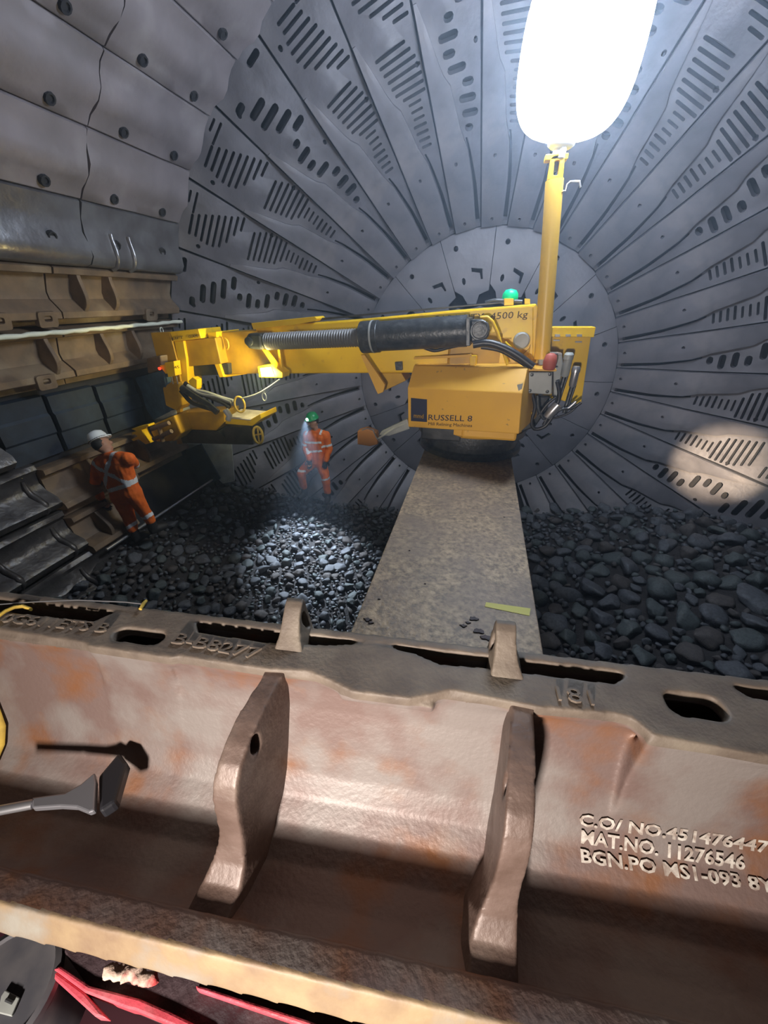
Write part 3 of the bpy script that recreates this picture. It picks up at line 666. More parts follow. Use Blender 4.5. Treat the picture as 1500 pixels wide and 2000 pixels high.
slab('yellow_tag', [(1028, 810), (1040, 805), (1041, 815), (1037, 825), (1026, 818)], PQ, .01, 'yellow', MC, .002)
slab('hose_housing', [(1020, 775), (1075, 773), (1070, 800), (1045, 835), (1018, 845)], ((.3, 4.75), (1.2, 4.75)), .3, 'black', MC, .02)
# side arm with brown box at the left of the base
slab('side_arm', [(795, 818), (745, 842), (740, 850), (760, 852), (800, 838)], ((-1.2, 4.75), (-.6, 4.65)), .08, 'greybox', MC, .01)
t = thing('brown_box', 'small orange-brown box lamp hanging on a rod left of the machine base', 'box', at(718, 872, Y=4.75))
slab('box_body', [(698, 842), (715, 837), (735, 845), (738, 868), (722, 872), (698, 868)], ((-1.5, 4.75), (-.6, 4.75)), .12, mat('brown_paint', (.40, .17, .04), .5), t, .01)
m = MB(); m.tube([at(u, v, Y=4.7) for u, v in ((707, 840), (716, 837), (728, 839), (735, 855), (741, 862))], .008, 6); m.build('wire_handle', 'chrome', t, smooth=60)
m = MB(); m.tube([at(737, 858, Y=4.74), at(770, 836, Y=4.72), at(795, 826, Y=4.7)], [.012, .02, .02], 8); m.build('rod', 'pale', t, smooth=60)
# grapple
PG_ = ((-4.9, 4.9), (-2.4, 4.75))
GR = bpy.data.objects.new('grapple', None); C.objects.link(GR); GR.parent = MC; GR.matrix_parent_inverse = parent_world(MC).inverted(); GR.location = at(400, 860, pl=PG_)
bpy.context.view_layer.update()
slab('side_plate', [(294, 650), (331, 648), (345, 702), (353, 745), (352, 800), (356, 866), (346, 868), (331, 800)], PG_, .06, 'mustard', GR, .006)  # yellow part, its shadow side painted as mustard
slab('top_band', [(331, 648), (387, 642), (393, 661), (338, 667)], PG_, .45, 'yellow', GR, .008)
slab('post', [(338, 667), (356, 666), (362, 702), (366, 760), (352, 760), (345, 702)], PG_, .3, 'yellow', GR, .008, .02)
slab('carriage_box', [(354, 666), (414, 660), (426, 712), (362, 717)], PG_, .35, 'mustard', GR, .01, .06)
slab('carriage_rail', [(360, 715), (432, 713), (434, 735), (365, 738)], PG_, .2, 'black', GR, .01, .15)
px_text('LIFT', (338, 664), (359, 661), 5, PG_, 'inkbrown', GR); px_text('CLAMP', (369, 660), (390, 658), 5, PG_, 'inkbrown', GR)
slab('sensor_box', [(334, 706), (352, 703), (355, 731), (341, 734)], PG_, .12, 'yellow', GR, .006, -.12)
px_text('45', (341, 720), (351, 719), 5, tuple((x, y-.12) for x, y in PG_), 'inkbrown', GR)
slab('sensor_bracket', [(322, 712), (334, 709), (338, 727), (334, 728)], PG_, .1, 'yellow', GR, .004, -.1)
m = MB(); m.lathe([(.018, 0), (.02, .02), (0, .03)], at(325, 717, pl=PG_)+Vector((0, -.12, 0)), (0, -1, 0), 10); m.build('red_lamp', mat('red_lamp', (.8, .02, .01), .4, emit=(1, .05, .02), es=2), GR)
m = MB()
for u in (343, 352): m.tube([at(u, 733, pl=PG_)+Vector((0, -.08, 0)), at(u+3, 748, pl=PG_)+Vector((0, -.08, 0))], .008, 6)
m.build('chain_link', 'chrome', GR)
slab('swivel_block', [(340, 745), (357, 745), (360, 790), (352, 800), (331, 790), (325, 755)], PG_, .25, 'mustard', GR, .02, -.08)
slab('hook_bracket', [(383, 740), (391, 733), (399, 738), (399, 755), (394, 762), (388, 758)], PG_, .1, 'yellow', GR, .006, -.15)
for i, pts in enumerate((([(372, 745), (388, 757), (415, 770), (445, 782), (458, 792)]), [(370, 752), (392, 768), (420, 785), (438, 800)], [(385, 748), (410, 762), (440, 768), (468, 778)], [(376, 760), (400, 762), (430, 774), (462, 785)], [(368, 758), (385, 778), (400, 786), (430, 795)], [(395, 756), (420, 760), (450, 770), (472, 776)])):
    hose(pts, (.032, .045, .026, .024, .03, .02)[i], ('rubber', 'gun', 'greybox', 'rubber', 'rubber', 'greybox')[i], PG_, -.12-.04*(i % 3), 'hydraulic_hose', GR)
slab('lower_arm', [(350, 805), (443, 801), (444, 822), (427, 839), (350, 836)], PG_, .35, 'mustard', GR, .012, -.06)
slab('lower_web', [(350, 838), (427, 841), (447, 857), (445, 867), (358, 865)], PG_, .3, 'black', GR, .01, -.02)
slab('clamp_pad', [(441, 831), (492, 832), (499, 845), (498, 867), (446, 866)], PG_, .3, 'black', GR, .012, -.05)
PGT = tuple((x, y-.28) for x, y in PG_)
slab('clamp_plate', [(441, 817), (492, 822), (493, 832), (440, 828)], PGT, .45, 'yellow', GR, .006)
m = MB(); zt = at(450, 817, pl=PGT).z; a, b = at(445, 817, pl=PGT), at(494, 822, pl=PGT); m.prism([a, b, b+Vector((.05, .35, .03)), a+Vector((0, .35, .03))], (0, 0, .012)); m.build('wood_top', mat('bare_timber', (.62, .58, .48), .7, 0, (.42, .38, .3), 9), GR)
slab('clamp_end', [(490, 819), (509, 808), (511, 818), (493, 832)], PGT, .4, 'yellow', GR, .006, -.01)
m = MB(); c_ = at(504, 850, pl=PGT); m.tube([c_+Vector((.055*math.cos(t_a), .02*math.cos(t_a), .115*math.sin(t_a))) for t_a in np.linspace(0, 2*PI, 24)], .017, 8); m.tube([c_+Vector((-.05, 0, 0)), c_+Vector((.05, 0, .02))], .012, 6); m.tube([c_+Vector((0, 0, -.1)), c_+Vector((.01, 0, .1))], .012, 6); m.build('hand_wheel', 'sling', GR, smooth=60)
m = MB(); c_ = at(468, 790, pl=PGT); m.tube([c_+Vector((.06*math.cos(t_a), .02*math.cos(t_a), .10*math.sin(t_a))) for t_a in np.linspace(0, 2*PI, 24)], .014, 8); m.build('hose_reel_ring', 'sling', GR, smooth=60)
m = MB(); m.tube([at(u, v, pl=PGT) for u, v in ((440, 800), (448, 812), (446, 820))], .04, 10); m.build('fitting', 'greybox', GR, smooth=60)
t_ = hose([(472, 778), (500, 770), (525, 756), (546, 741)], .008, 'rope', PGT, 0, 'white_cord', None); tag(t_, 'thin white cord drooping from the grapple hoses to the boom lamp', 'cord')
m = MB(); c_ = at(516, 775, pl=PGT); m.tube([at(516, 765, pl=PGT)]+[c_+Vector((.028*math.sin(t_a), 0, .05*math.cos(t_a))) for t_a in np.linspace(0, 2*PI, 14)], .007, 6); tag(m.build('cord_loop', 'rope', smooth=60), 'small white cord loop dangling under the boom lamp', 'cord')
# yellow clamp left of the grapple, above the white-helmet worker
PK = ((-4.8, 4.45), (-3.8, 4.45))
t = thing('yellow_clamp', 'yellow steel clamp on the rusty liner just right of the white helmet', 'clamp', at(285, 868, pl=PK))
slab('clamp_jaw', [(256, 838), (268, 834), (289, 829), (291, 833), (276, 839), (280, 848), (292, 866), (284, 868), (270, 858), (260, 862), (256, 858), (268, 852), (262, 848), (258, 850), (257, 845), (266, 842)], PK, .12, 'yellow', t, .006)
slab('clamp_body', [(290, 832), (330, 815), (345, 850), (330, 866), (296, 868), (284, 848)], PK, .3, 'mustard', t, .02, .1)
m = MB()
for (u, v, u2, v2) in ((296, 838, 330, 826), (300, 858, 335, 842), (310, 832, 318, 862)): m.tube([at(u, v, pl=PK), at(u2, v2, pl=PK)], .03, 8)
m.build('clamp_rods', 'brown', t, smooth=60)

# ---------------- balloon light on its mast ----------------
YM = 4.62
BL = thing('balloon_light', 'big glowing white balloon light on a yellow mast behind the machine hood', 'light', at(1058, 640, Y=YM))
p0, p1 = at(1058, 700, Y=YM), at(1083, 352, Y=YM)
m = MB(); m.tube([p0, p1], [.078, .076], 20); m.build('mast', mat('mast_yellow', (.74, .45, .05), .4), BL, smooth=60)
p2 = at(1088, 306, Y=YM)
m = MB(); wv = Vector((.062, 0, 0)); ol = [(-.062, 0), (.062, 0), (.058, .30), (.03, .34), (-.03, .34), (-.058, .30)]
V, fs = cdt(ol, [rrect(-.022, .022, .05, .27)]); upv = (p2-p1).normalized()
mm = thick(V, fs, lambda x, y, h: p1+Vector((x, 0, 0))+upv*(y*(p2-p1).length/.34)+Vector((0, -h, 0)), -.03, .05); mm.build('mast_fork', 'yellow', BL, bevel=.004)
m = MB(); m.tube([p1+upv*.06+Vector((0, .01, 0)), p2], .02, 10); m.build('inner_rod', 'gun', BL)
m = MB(); m.box(p2+Vector((-.10, -.05, -.03)), p2+Vector((.085, .05, .01))); m.build('top_plate', 'yellow', BL, bevel=.006)
pb = at(1099, 266, Y=YM)
m = MB(); m.tube([p2, pb], [.045, .05], 12); m.tube([p2+Vector((.03, -.04, -.02)), p2+Vector((.04, -.04, .10)), pb+Vector((.02, -.03, -.05))], [.03, .025, .01], 8); m.build('neck', 'white', BL, smooth=60)
m = MB(); ph = at(1090, 372, Y=YM); m.tube([ph+Vector((-.04, -.05, -.01)), at(1104, 374, Y=YM), at(1108, 360, Y=YM), at(1114, 355, Y=YM), at(1132, 354, Y=YM), at(1134, 366, Y=YM)], .009, 8); m.build('crank_handle', 'chrome', BL, smooth=60)
slab('winch_bracket', [(1080, 374), (1101, 373), (1096, 378), (1080, 380)], ((0, YM-.05), (1, YM-.05)), .12, 'mustard', BL, .003)
upb = Vector((.06, 0, 1)).normalized()
m = MB(); m.lathe([(.08, -.08), (.11, -.06), (.125, 0), (.13, .05), (.12, .07), (.05, .08)], pb, upb, 24); m.build('collar', 'white', BL, smooth=50)
H_, RB = 1.0, .455
prof = [(.10, .02)]
for i in range(1, 24):
    t_ = i/24*PI; s_ = 1 if t_ < PI/2 else 1
    x_ = math.sin(t_)**.44; prof.append((max(.1, RB*x_), H_/2-H_/2*math.copysign(abs(math.cos(t_))**.78, math.cos(t_))))
prof.append((.05, H_))
m = MB(); m.lathe(prof, pb, upb, 48); m.build('balloon', mat('balloon_glow', (.9, .95, 1), .5, emit=(.74, .85, 1), es=BALLOON_STRENGTH), BL, smooth=80)
# ---------------- workers ----------------
def wpt(u, v, Y): return at(u, v, Y=Y)
def limb(mb, pts, rs):
    for i in range(len(pts)-1):
        mb.tube([pts[i], pts[i+1]], [rs[i], rs[i+1]], 14)
    for p, r in zip(pts, rs): mb.ball(p, r*1.0, 14)
def band_faces(me, bands, mi):
    for p in me.polygons:
        c = p.center
        for a, b, hw in bands:
            d_ = Vector((b.x-a.x, 0, b.z-a.z)); Ln = d_.length; d_.normalize(); n = Vector((-d_.z, 0, d_.x)); q = Vector((c.x-a.x, 0, c.z-a.z))
            if -.005 < q.dot(d_) < Ln+.005 and abs(q.dot(n)) < hw: p.material_index = mi; break
def hand(mb, wrist, dirv, side, s=1.0, curl=.7):
    """palm, four bent fingers and a thumb"""
    d_ = Vector(dirv).normalized(); sd = Vector(side); sd = (sd-d_*sd.dot(d_)).normalized(); n = d_.cross(sd)
    pm = wrist+d_*.085*s
    mb.tube([wrist, wrist+d_*.04*s, pm], [(.026*s, .026*s), (.034*s, .030*s), (.036*s, .028*s)], 10)
    for i, (o_, l_) in enumerate(((-.03, .07), (-.01, .08), (.01, .075), (.03, .06))):
        b_ = pm+sd*o_*s; k1 = b_+(d_*.5*l_+n*.12*l_*curl)*s; k2 = k1+(d_*.30*l_+n*.30*l_*curl)*s; k3 = k2+(d_*.08*l_+n*.28*l_*curl)*s
        mb.tube([b_-d_*.02*s, k1, k2, k3], [.0105*s, .0095*s, .009*s, .007*s], 8); mb.ball(k3, .007*s, 8)
    b_ = wrist+d_*.03*s-sd*.03*s; k1 = b_+(d_*.03-sd*.025+n*.015)*s; k2 = k1+(d_*.03-sd*.004+n*.012)*s
    mb.tube([b_, k1, k2], [.013*s, .011*s, .009*s], 8); mb.ball(k2, .009*s, 8)
def boot(mb, ankle, toe_dir, s=1.0):
    t_ = Vector((toe_dir[0], toe_dir[1], 0)).normalized()
    mb.tube([ankle+Vector((0, 0, .08)), ankle, ankle+Vector((0, 0, -.05))], [.055*s, .058*s, .055*s], 12)
    mb.tube([ankle-t_*.05+Vector((0, 0, -.06)), ankle+t_*.06+Vector((0, 0, -.06)), ankle+t_*.16+Vector((0, 0, -.075)), ankle+t_*.2+Vector((0, 0, -.08))], [.048*s, .055*s, .045*s, .03*s], 12)
def person(label, J, face, helm, lamp_on, bands, navy=None, tilt=(0, 0, 0)):
    """J: dict of joints (world). face: unit vector the head looks along"""
    t = thing('person', label, 'person', (min(J['la'].x, J['ra'].x)/2+max(J['la'].x, J['ra'].x)/2, J['la'].y, min(J['la'].z, J['ra'].z)-.1))
    f_ = Vector(face).normalized(); hd = J['head']; upv = (hd-J['neck']).normalized(); sd = f_.cross(upv).normalized(); f_ = upv.cross(sd).normalized()
    mb = MB()
    Rm = Matrix((sd, f_, upv)).transposed()
    def hp(x, y, z): return hd+Rm @ Vector((x, y, z))
    b0 = len(mb.v); mb.ball((0, 0, 0), 1, 20, (.076, .096, .118)); mb.v[b0:] = [tuple(hp(*v)) for v in mb.v[b0:]]
    mb.ball(hp(0, .035, -.075), .052, 14)                       # jaw
    mb.tube([hp(0, .088, .02), hp(0, .112, -.022), hp(0, .095, -.03)], [.010, .017, .012], 8)   # nose
    for s_ in (-1, 1):
        mb.ball(hp(s_*.078, -.005, -.01), .022, 10, (.45, .8, 1.2)); mb.ball(hp(s_*.032, .078, .028), .018, 8)
    mb.ball(hp(0, .085, -.068), .017, 8, (1.6, .6, .5))          # lips
    limb(mb, [hd-upv*.05, J['neck'], J['chest']], [.055, .056, .09])
    limb(mb, [J['chest'], J['waist'], J['pelvis']], [.10, .095, .10])
    for k in 'lr':
        limb(mb, [J['chest'], J[k+'s'], J[k+'e'], J[k+'w']], [.06, .045, .036, .026])
        limb(mb, [J['pelvis'], J[k+'h'], J[k+'k'], J[k+'a']], [.08, .07, .05, .038])
        hand(mb, J[k+'w'], J[k+'d'], J[k+'t'])
    body = remesh(mb.mesh('body', 'skin'), .008, 2); body.materials.clear(); body.materials.append(M['skin']); link('body', body, t)
    mb = MB()
    limb(mb, [J['chest']+Vector((0, 0, .06)), J['chest'], J['waist'], J['pelvis']], [.11, .125, .115, .125])
    for k in 'lr':
        mid = J['chest']*.45+J[k+'s']*.55
        limb(mb, [mid+Vector((0, 0, .0)), J['waist']*.6+J[k+'h']*.4+(J[k+'s']-J['chest'])*.25, J[k+'h']], [.115, .115, .125])
        limb(mb, [J['neck']-upv*.02, J[k+'s'], J[k+'e'], J[k+'w']], [.07, .085, .066, .052])
        limb(mb, [J[k+'h'], J[k+'k'], J[k+'a']+Vector((0, 0, .07))], [.125, .088, .072])
    me = mb.mesh('coverall', 'orange'); me = remesh(me, .0105, 3)
    for v in me.vertices:
        p = v.co; v.co = p+v.normal*(.010*noise.noise(p*9)+.007*noise.noise(Vector((p.x*26, p.y*20, p.z*11))))
    me.materials.clear(); me.materials.append(M['orange']); me.materials.append(M['tape']); me.materials.append(M['navycloth'])
    if navy: band_faces(me, navy, 2)
    band_faces(me, bands, 1)
    link('coverall', me, t)
    mb = MB()
    hs = [(.118, -.0), (.122, .01), (.112, .022), (.108, .06), (.085, .105), (.045, .125), (.0, .13)]
    mb.lathe(hs, hd+upv*.055, upv+f_*.05, 28)
    brim = [hd+upv*.058+Rm @ Vector((.10*math.sin(a_), .10*math.cos(a_)+.055, 0)) for a_ in np.linspace(-1.5, 1.5, 11)]
    mb.prism(brim, upv*.012)
    hel = mb.build('hard_hat', helm, t, smooth=50)
    mb = MB(); mb.tube([hd+upv*.066+Rm @ Vector((.1165*math.cos(a_), .1165*math.sin(a_), 0)) for a_ in np.linspace(0, 2*PI, 28)], .006, 6); mb.build('hat_band', 'black' if helm == 'helmwhite' else helm, hel, smooth=60)
    if lamp_on:
        mb = MB(); mb.lathe([(.024, 0), (.024, .03), (.016, .034), (0, .034)], hd+f_*.10+upv*.085, f_, 14); mb.build('head_lamp', mat('head_lamp_lens', (.9, .95, 1), .3, emit=(.85, .93, 1), es=14), hel, smooth=40)
        mb = MB(); hh = [(x, y_, z) for x, y_, z in ((-.07, .078, .032), (-.03, .106, .03), (0, .104, .033), (.03, .106, .03), (.07, .078, .032))]
        mb.tube([hp(*q_) for q_ in hh], [(.012, .008)]*5, 8); mb.build('safety_glasses', 'chrome', t, smooth=60)
    for k in 'lr':
        mb = MB(); hand(mb, J[k+'w'], J[k+'d'], J[k+'t'], 1.28); me = remesh(mb.mesh('glove', 'glove'), .006, 1); me.materials.clear(); me.materials.append(M['glove']); link('glove', me, t)
    mb = MB(); b0 = len(mb.v); mb.ball((0, 0, 0), 1, 18, (.083, .085, .09)); mb.v[b0:] = [tuple(hp(x, y-.026, z+.012)) for x, y, z in mb.v[b0:]]; mb.build('hair', 'boot', t, smooth=60)
    for k in 'lr':
        mb = MB(); boot(mb, J[k+'a']-Vector((0, 0, .03)), J[k+'f'], 1.15); me = remesh(mb.mesh('boot', 'boot'), .01, 2); me.materials.clear(); me.materials.append(M['boot']); link('boot', me, t)
    return t
Y1 = 6.72
J = dict(head=wpt(612, 823, Y1-.03), neck=wpt(617, 841, Y1), chest=wpt(617, 859, Y1), waist=wpt(616, 884, Y1), pelvis=wpt(618, 900, Y1),
 ls=wpt(600, 850, Y1), le=wpt(597, 876, Y1-.04), lw=wpt(604, 896, Y1-.2), ld=(.05, -.1, -1), lt=(1, 0, 0), rs=wpt(637, 850, Y1), re=wpt(643, 878, Y1), rw=wpt(637, 898, Y1-.12), rd=(-.25, -.15, -1), rt=(-1, -.3, 0),
 lh=wpt(609, 903, Y1), lk=wpt(588, 924, Y1-.16), la=wpt(594, 957, Y1+.0), rh=wpt(627, 903, Y1), rk=wpt(635, 930, Y1-.06), ra=wpt(640, 966, Y1), lf=(-.3, -1), rf=(.15, -1))
hw = .021
def B(p, q, Y, w_=hw): return (wpt(*p, Y), wpt(*q, Y), w_)
b1 = [B((603, 832), (600, 847), Y1), B((631, 830), (628, 846), Y1), B((600, 861), (631, 861), Y1), B((603, 872), (607, 879), Y1), B((607, 879), (632, 877), Y1), B((589, 865), (602, 867), Y1), B((632, 870), (648, 868), Y1), B((574, 914), (600, 917), Y1-.1), B((622, 929), (629, 934), Y1), B((629, 933), (648, 931), Y1)]
pm = person('person in orange coverall and green hard hat standing on rocks by the far wall', J, (-.55, -.8, -.25), 'helmgreen', True, b1)
lamp('head_lamp_light', 'SPOT', J['head']+Vector((-.06, -.24, .07)), 1450, (.72, .85, 1), .03, aim=at(610, 1060, Z=-3.8), spot=60, blend=1)
Y2 = 3.72
J = dict(head=wpt(199, 868, Y2+.02), neck=wpt(213, 888, Y2), chest=wpt(222, 912, Y2), waist=wpt(238, 948, Y2), pelvis=wpt(245, 966, Y2),
 ls=wpt(193, 906, Y2), le=wpt(187, 944, Y2+.03), lw=wpt(197, 972, Y2-.02), ld=(.15, .1, -1), lt=(0, 1, 0), rs=wpt(250, 896, Y2), re=wpt(262, 906, Y2+.28), rw=wpt(245, 912, Y2+.5), rd=(-.5, 1, 0), rt=(0, 0, 1),
 lh=wpt(235, 968, Y2), lk=wpt(247, 1000, Y2+.04), la=wpt(262, 1040, Y2), rh=wpt(258, 962, Y2), rk=wpt(276, 990, Y2+.05), ra=wpt(296, 1024, Y2+.1), lf=(.3, 1), rf=(.4, 1))
b2 = [B((227, 878), (216, 956), Y2, .027), B((184, 897), (264, 940), Y2, .027), B((216, 955), (266, 940), Y2, .026), B((182, 953), (203, 951), Y2, .026), B((246, 1031), (272, 1018), Y2, .024), B((268, 1013), (281, 1014), Y2, .02), B((281, 1014), (298, 1001), Y2, .024)]
person('person in orange coverall with crossed reflective straps and white hard hat, back to the camera', J, (.6, .8, -.25), 'helmwhite', False, b2)

# ---------------- rusty liner in the foreground ----------------
th_ = math.radians(4.4); c4, s4 = math.cos(th_), math.sin(th_)
def LW(u, v, w_): return Vector((u*c4-v*s4, u*s4+v*c4, -w_))
U0, U1 = -2.35, 1.5
t = thing('cast_shell_liner', 'large rusty cast steel liner with ribs and lifting eyes lying across the foreground', 'mill liner', LW(-.3, .55, 1.52))
back = [(U0, .83), (-1.60, .832), (-1.17, .838), (-1.12, .905), (-.85, .90), (-.80, .878), (-.775, .846), (-.52, .84), (-.40, .85), (-.30, .862), (-.2, .884), (-.13, .884), (-.03, .868), (.05, .838), (.178, .845), (.30, .845), (.565, .845), (.60, .87), (.62, .90), (.88, .905), (.91, .885), (.935, .856), (1.0, .85), (U1, .85)]
front = [(U0, .742), (-1.455, .752), (-1.12, .745), (-1.10, .735), (-.80, .731), (-.78, .742), (-.477, .736), (-.352, .748), (-.27, .725), (-.20, .70), (-.033, .702), (.03, .725), (.084, .748), (.323, .73), (.53, .742), (.575, .735), (.612, .692), (.865, .678), (U1, .68)]
V, fs = cdt(front+back[::-1], [rrect(-1.055, -.872, .772, .830, .028, 5), rrect(.69, .842, .765, .842, .03, 5)], [(u, .79) for u in np.arange(U0+.1, U1, .12)])
fl = thick(V, fs, lambda x, y, h: LW(x, y, 1.0-h), -.048, 0)
def prof_mb(mb, poly, u0=U0, u1=U1):
    mb.prism([LW(u0, v, w_) for v, w_ in poly], LW(u1, 0, 0)-LW(u0, 0, 0))
WALL = [(.738, 1.02), (.748, 1.08), (.738, 1.16), (.716, 1.24), (.692, 1.32), (.662, 1.40), (.618, 1.47), (.55, 1.515), (.46, 1.52), (.37, 1.49), (.29, 1.445), (.225, 1.403)]
def off(poly, d_):
    out = []
    for i, (v, w_) in enumerate(poly):
        a, b = poly[max(i-1, 0)], poly[min(i+1, len(poly)-1)]; tv, tw = b[0]-a[0], b[1]-a[1]; l_ = math.hypot(tv, tw); out.append((v-tw/l_*-d_, w_+tv/l_*-d_))
    return out
ow = [(v+.045, w_+.02) for v, w_ in WALL[:5]]+[(v+.035, w_+.04) for v, w_ in WALL[5:7]]+[(v+.0, w_+.045) for v, w_ in WALL[7:10]]+[(.25, 1.50), (.19, 1.475)]
prof_mb(fl, WALL+ow[::-1])
prof_mb(fl, [(.226, 1.398), (.30, 1.42), (.30, 1.50), (.19, 1.478)])
prof_mb(fl, [(.893, 1.0), (.927, 1.0), (.927, 1.28), (.893, 1.28)])
prof_mb(fl, [(.78, 1.25), (.92, 1.25), (.92, 1.29), (.78, 1.29)])
for a_, b_ in ((-1.10, -.82), (.60, 1.5)):       # thickened pads under the slots
    dv = .0 if a_ < 0 else -.05
    P = [(.765+dv, 1.02), (.735+dv, 1.02), (.735+dv, 1.12), (.72+dv*.7, 1.22), (.69+dv*.4, 1.32), (.665, 1.40), (.72, 1.40), (.77, 1.2), (.79+dv, 1.10)]
    prof_mb(fl, P, a_, b_)
prof_mb(fl, [(.76, 1.02), (.705, 1.03), (.71, 1.06), (.765, 1.12)], -.24, .04)
me = remesh(fl.mesh('liner_casting', 'rust'), .0070, 5)
me.materials.clear()
for k in ('rust', 'flange', 'lip'): me.materials.append(M[k])
for p in me.polygons:
    c = p.center; w_ = -c.z; v_ = -c.x*s4+c.y*c4
    p.material_index = 1 if w_ < 1.035 else (2 if v_ < .236 and w_ > 1.39 else 0)
cast = link('liner_casting', me, t)
def rib(u0, u1, hole, name):
    poly = [(.76, 1.01), (.71, 1.015), (.65, 1.02), (.59, 1.03), (.535, 1.048), (.49, 1.075), (.46, 1.115), (.443, 1.16), (.434, 1.22), (.428, 1.28), (.418, 1.335), (.395, 1.395), (.355, 1.435), (.29, 1.43), (.27, 1.47), (.36, 1.53), (.48, 1.54), (.58, 1.53), (.65, 1.47), (.70, 1.38), (.74, 1.26), (.765, 1.12)]
    V, fs = cdt(poly, [oval(.562, 1.09, .020, .040, 14)] if hole else [])
    mb = MB()
    mm = thick(V, fs, lambda v, w_, h: LW((u0 if h < .5 else u1)+(-1 if h < .5 else .35)*(.04*max(0, (w_-1.28)/.17)**1.6*(1 if v < .45 else max(0, 1-(v-.45)/.1))+.02*max(0, (v-.70)/.08)**2)*(1 if v < .5 or h < 2 else 0)+(.014 if h < .5 else 0)*max(0, (v-.6)/.15)+.11*(v-.45), v, w_), 0, 1)
    me = remesh(mm.mesh('rib', 'rib'), .0065, 4); me.materials.clear(); me.materials.append(M['rib']); return link('rib', me, t)
rib(-.527, -.458, True, 'a'); rib(.215, .285, True, 'b'); rib(-1.85, -1.78, True, 'c')
def eye(u0, u1):
    poly = [(.80, 1.015), (.82, .995), (.85, .965), (.885, .922), (.905, .90), (.925, .888), (.943, .89), (.953, .91), (.957, .95), (.957, 1.12), (.90, 1.12), (.84, 1.02)]
    V, fs = cdt(poly, [oval(.915, .96, .016, .034, 14)])
    mm = thick(V, fs, lambda v, w_, h: LW(u0+h*(u1-u0)+(h*.026-.012*(1-h))*min(1, max(0, (w_-.93)/.07))**2, v, w_), 0, 1)
    me = remesh(mm.mesh('lifting_eye', 'flange'), .005, 4); me.materials.clear(); me.materials.append(M['flange']); link('lifting_eye', me, t)
eye(-.475, -.415); eye(.215, .278)
def flange_text(s, pa, pb, h, name='raised_lettering'):
    a = at(*pa, Z=-1.0); b = at(*pb, Z=-1.0); mb = text_mb(s, 1, .0); xs_ = [v[0] for v in mb.v]; W = max(xs_)-min(xs_); e = (b-a)/W; up = Vector((-e.y, e.x, 0)).normalized()*h/.72
    mb.v = [tuple(a+e*(v[0]-min(xs_))+up*v[1]+Vector((0, 0, .007))) for v in mb.v]
    o = mb.build(name, 'flange', t); k = o.modifiers.new('s', 'SOLIDIFY'); k.thickness = .008; k.offset = 0
flange_text('0G611ETS B', (0, 1217), (205, 1238), .040); flange_text('B-B8277', (335, 1258), (500, 1290), .044); flange_text('181', (1090, 1370), (1160, 1380), .046)
# stencilled writing on the curved wall
seg = []; acc = 0
for i in range(len(WALL)-1):
    l_ = math.hypot(WALL[i+1][0]-WALL[i][0], WALL[i+1][1]-WALL[i][1]); seg.append((acc, l_)); acc += l_
def wpos(s):
    s = max(0, min(acc-1e-4, s))
    for i, (a_, l_) in enumerate(seg):
        if s <= a_+l_:
            k_ = (s-a_)/l_; v = WALL[i][0]+(WALL[i+1][0]-WALL[i][0])*k_; w_ = WALL[i][1]+(WALL[i+1][1]-WALL[i][1])*k_
            tv, tw = (WALL[i+1][0]-WALL[i][0])/l_, (WALL[i+1][1]-WALL[i][1])/l_; return v, w_, (-tw, tv)
def wall_at(u, v):
    d_ = ray(u, v); ru = (d_[0]*c4+d_[1]*s4)/-d_[2]; rv = (-d_[0]*s4+d_[1]*c4)/-d_[2]
    best = min(np.linspace(0, acc, 400), key=lambda s: abs(wpos(s)[0]/wpos(s)[1]-rv)); return ru*wpos(best)[1], best
def stencil(s, pa, pb, h):
    u0, s0 = wall_at(*pa); u1, s1 = wall_at(*pb); h = abs(s0-wall_at(pa[0], pa[1]-h)[1]); mb = text_mb(s, 1, 0, .022); xs_ = [v[0] for v in mb.v]; W = max(xs_)-min(xs_); nv = []
    for x, y, z in mb.v:
        k_ = (x-min(xs_))/W; v, w_, n = wpos(s0+(s1-s0)*k_-y*h/.72); nv.append(tuple(LW(u0+(u1-u0)*k_, v+n[0]*.006, w_+n[1]*.006)))
    mb.v = nv; o = mb.build('stencil_lettering', 'stencil', t); k = o.modifiers.new('s', 'SOLIDIFY'); k.thickness = .0012; k.offset = 0
stencil('C.O/ NO.4514764471', (1130, 1610), (1510, 1664), 25)
stencil('MAT.NO. 11276546', (1133, 1643), (1452, 1696), 25)
stencil('BGN.PO MS1-093 8Y', (1134, 1682), (1512, 1742), 25)

# tool, slings, wire
YT = 1.37
t2 = thing('chisel_tool', 'shiny steel chisel bar with a flared end resting in the liner trough at the left', 'tool', at(90, 1590, Z=-YT))
m = MB(); m.tube([at(-60, 1594, Z=-YT), at(66, 1570, Z=-YT)], .014, 14); m.build('shaft', 'chrome', t2, smooth=60)
pts = [at(u, v, Z=-YT) for u, v in ((64, 1561), (100, 1556), (130, 1552), (160, 1535), (187, 1512), (190, 1530), (187, 1586), (176, 1590), (152, 1580), (120, 1578), (66, 1582))]
m = MB(); m.prism([p+Vector((0, 0, .012)) for p in pts], (0, 0, -.024)); m.build('flared_head', mat('dull_steel', (.36, .36, .39), .35, .7), t2, bevel=.005)
m = MB(); q_ = [at(u, v, Z=-YT) for u, v in ((191, 1516), (232, 1468), (247, 1488), (224, 1566), (193, 1586))]; m.prism(q_, (0, 0, -.05)); tag(m.build('shadow_block', 'rubber', bevel=.01), 'black block in place of the chisel bar shadow, at its tip', 'block')  # solid black block put where the bar's shadow falls
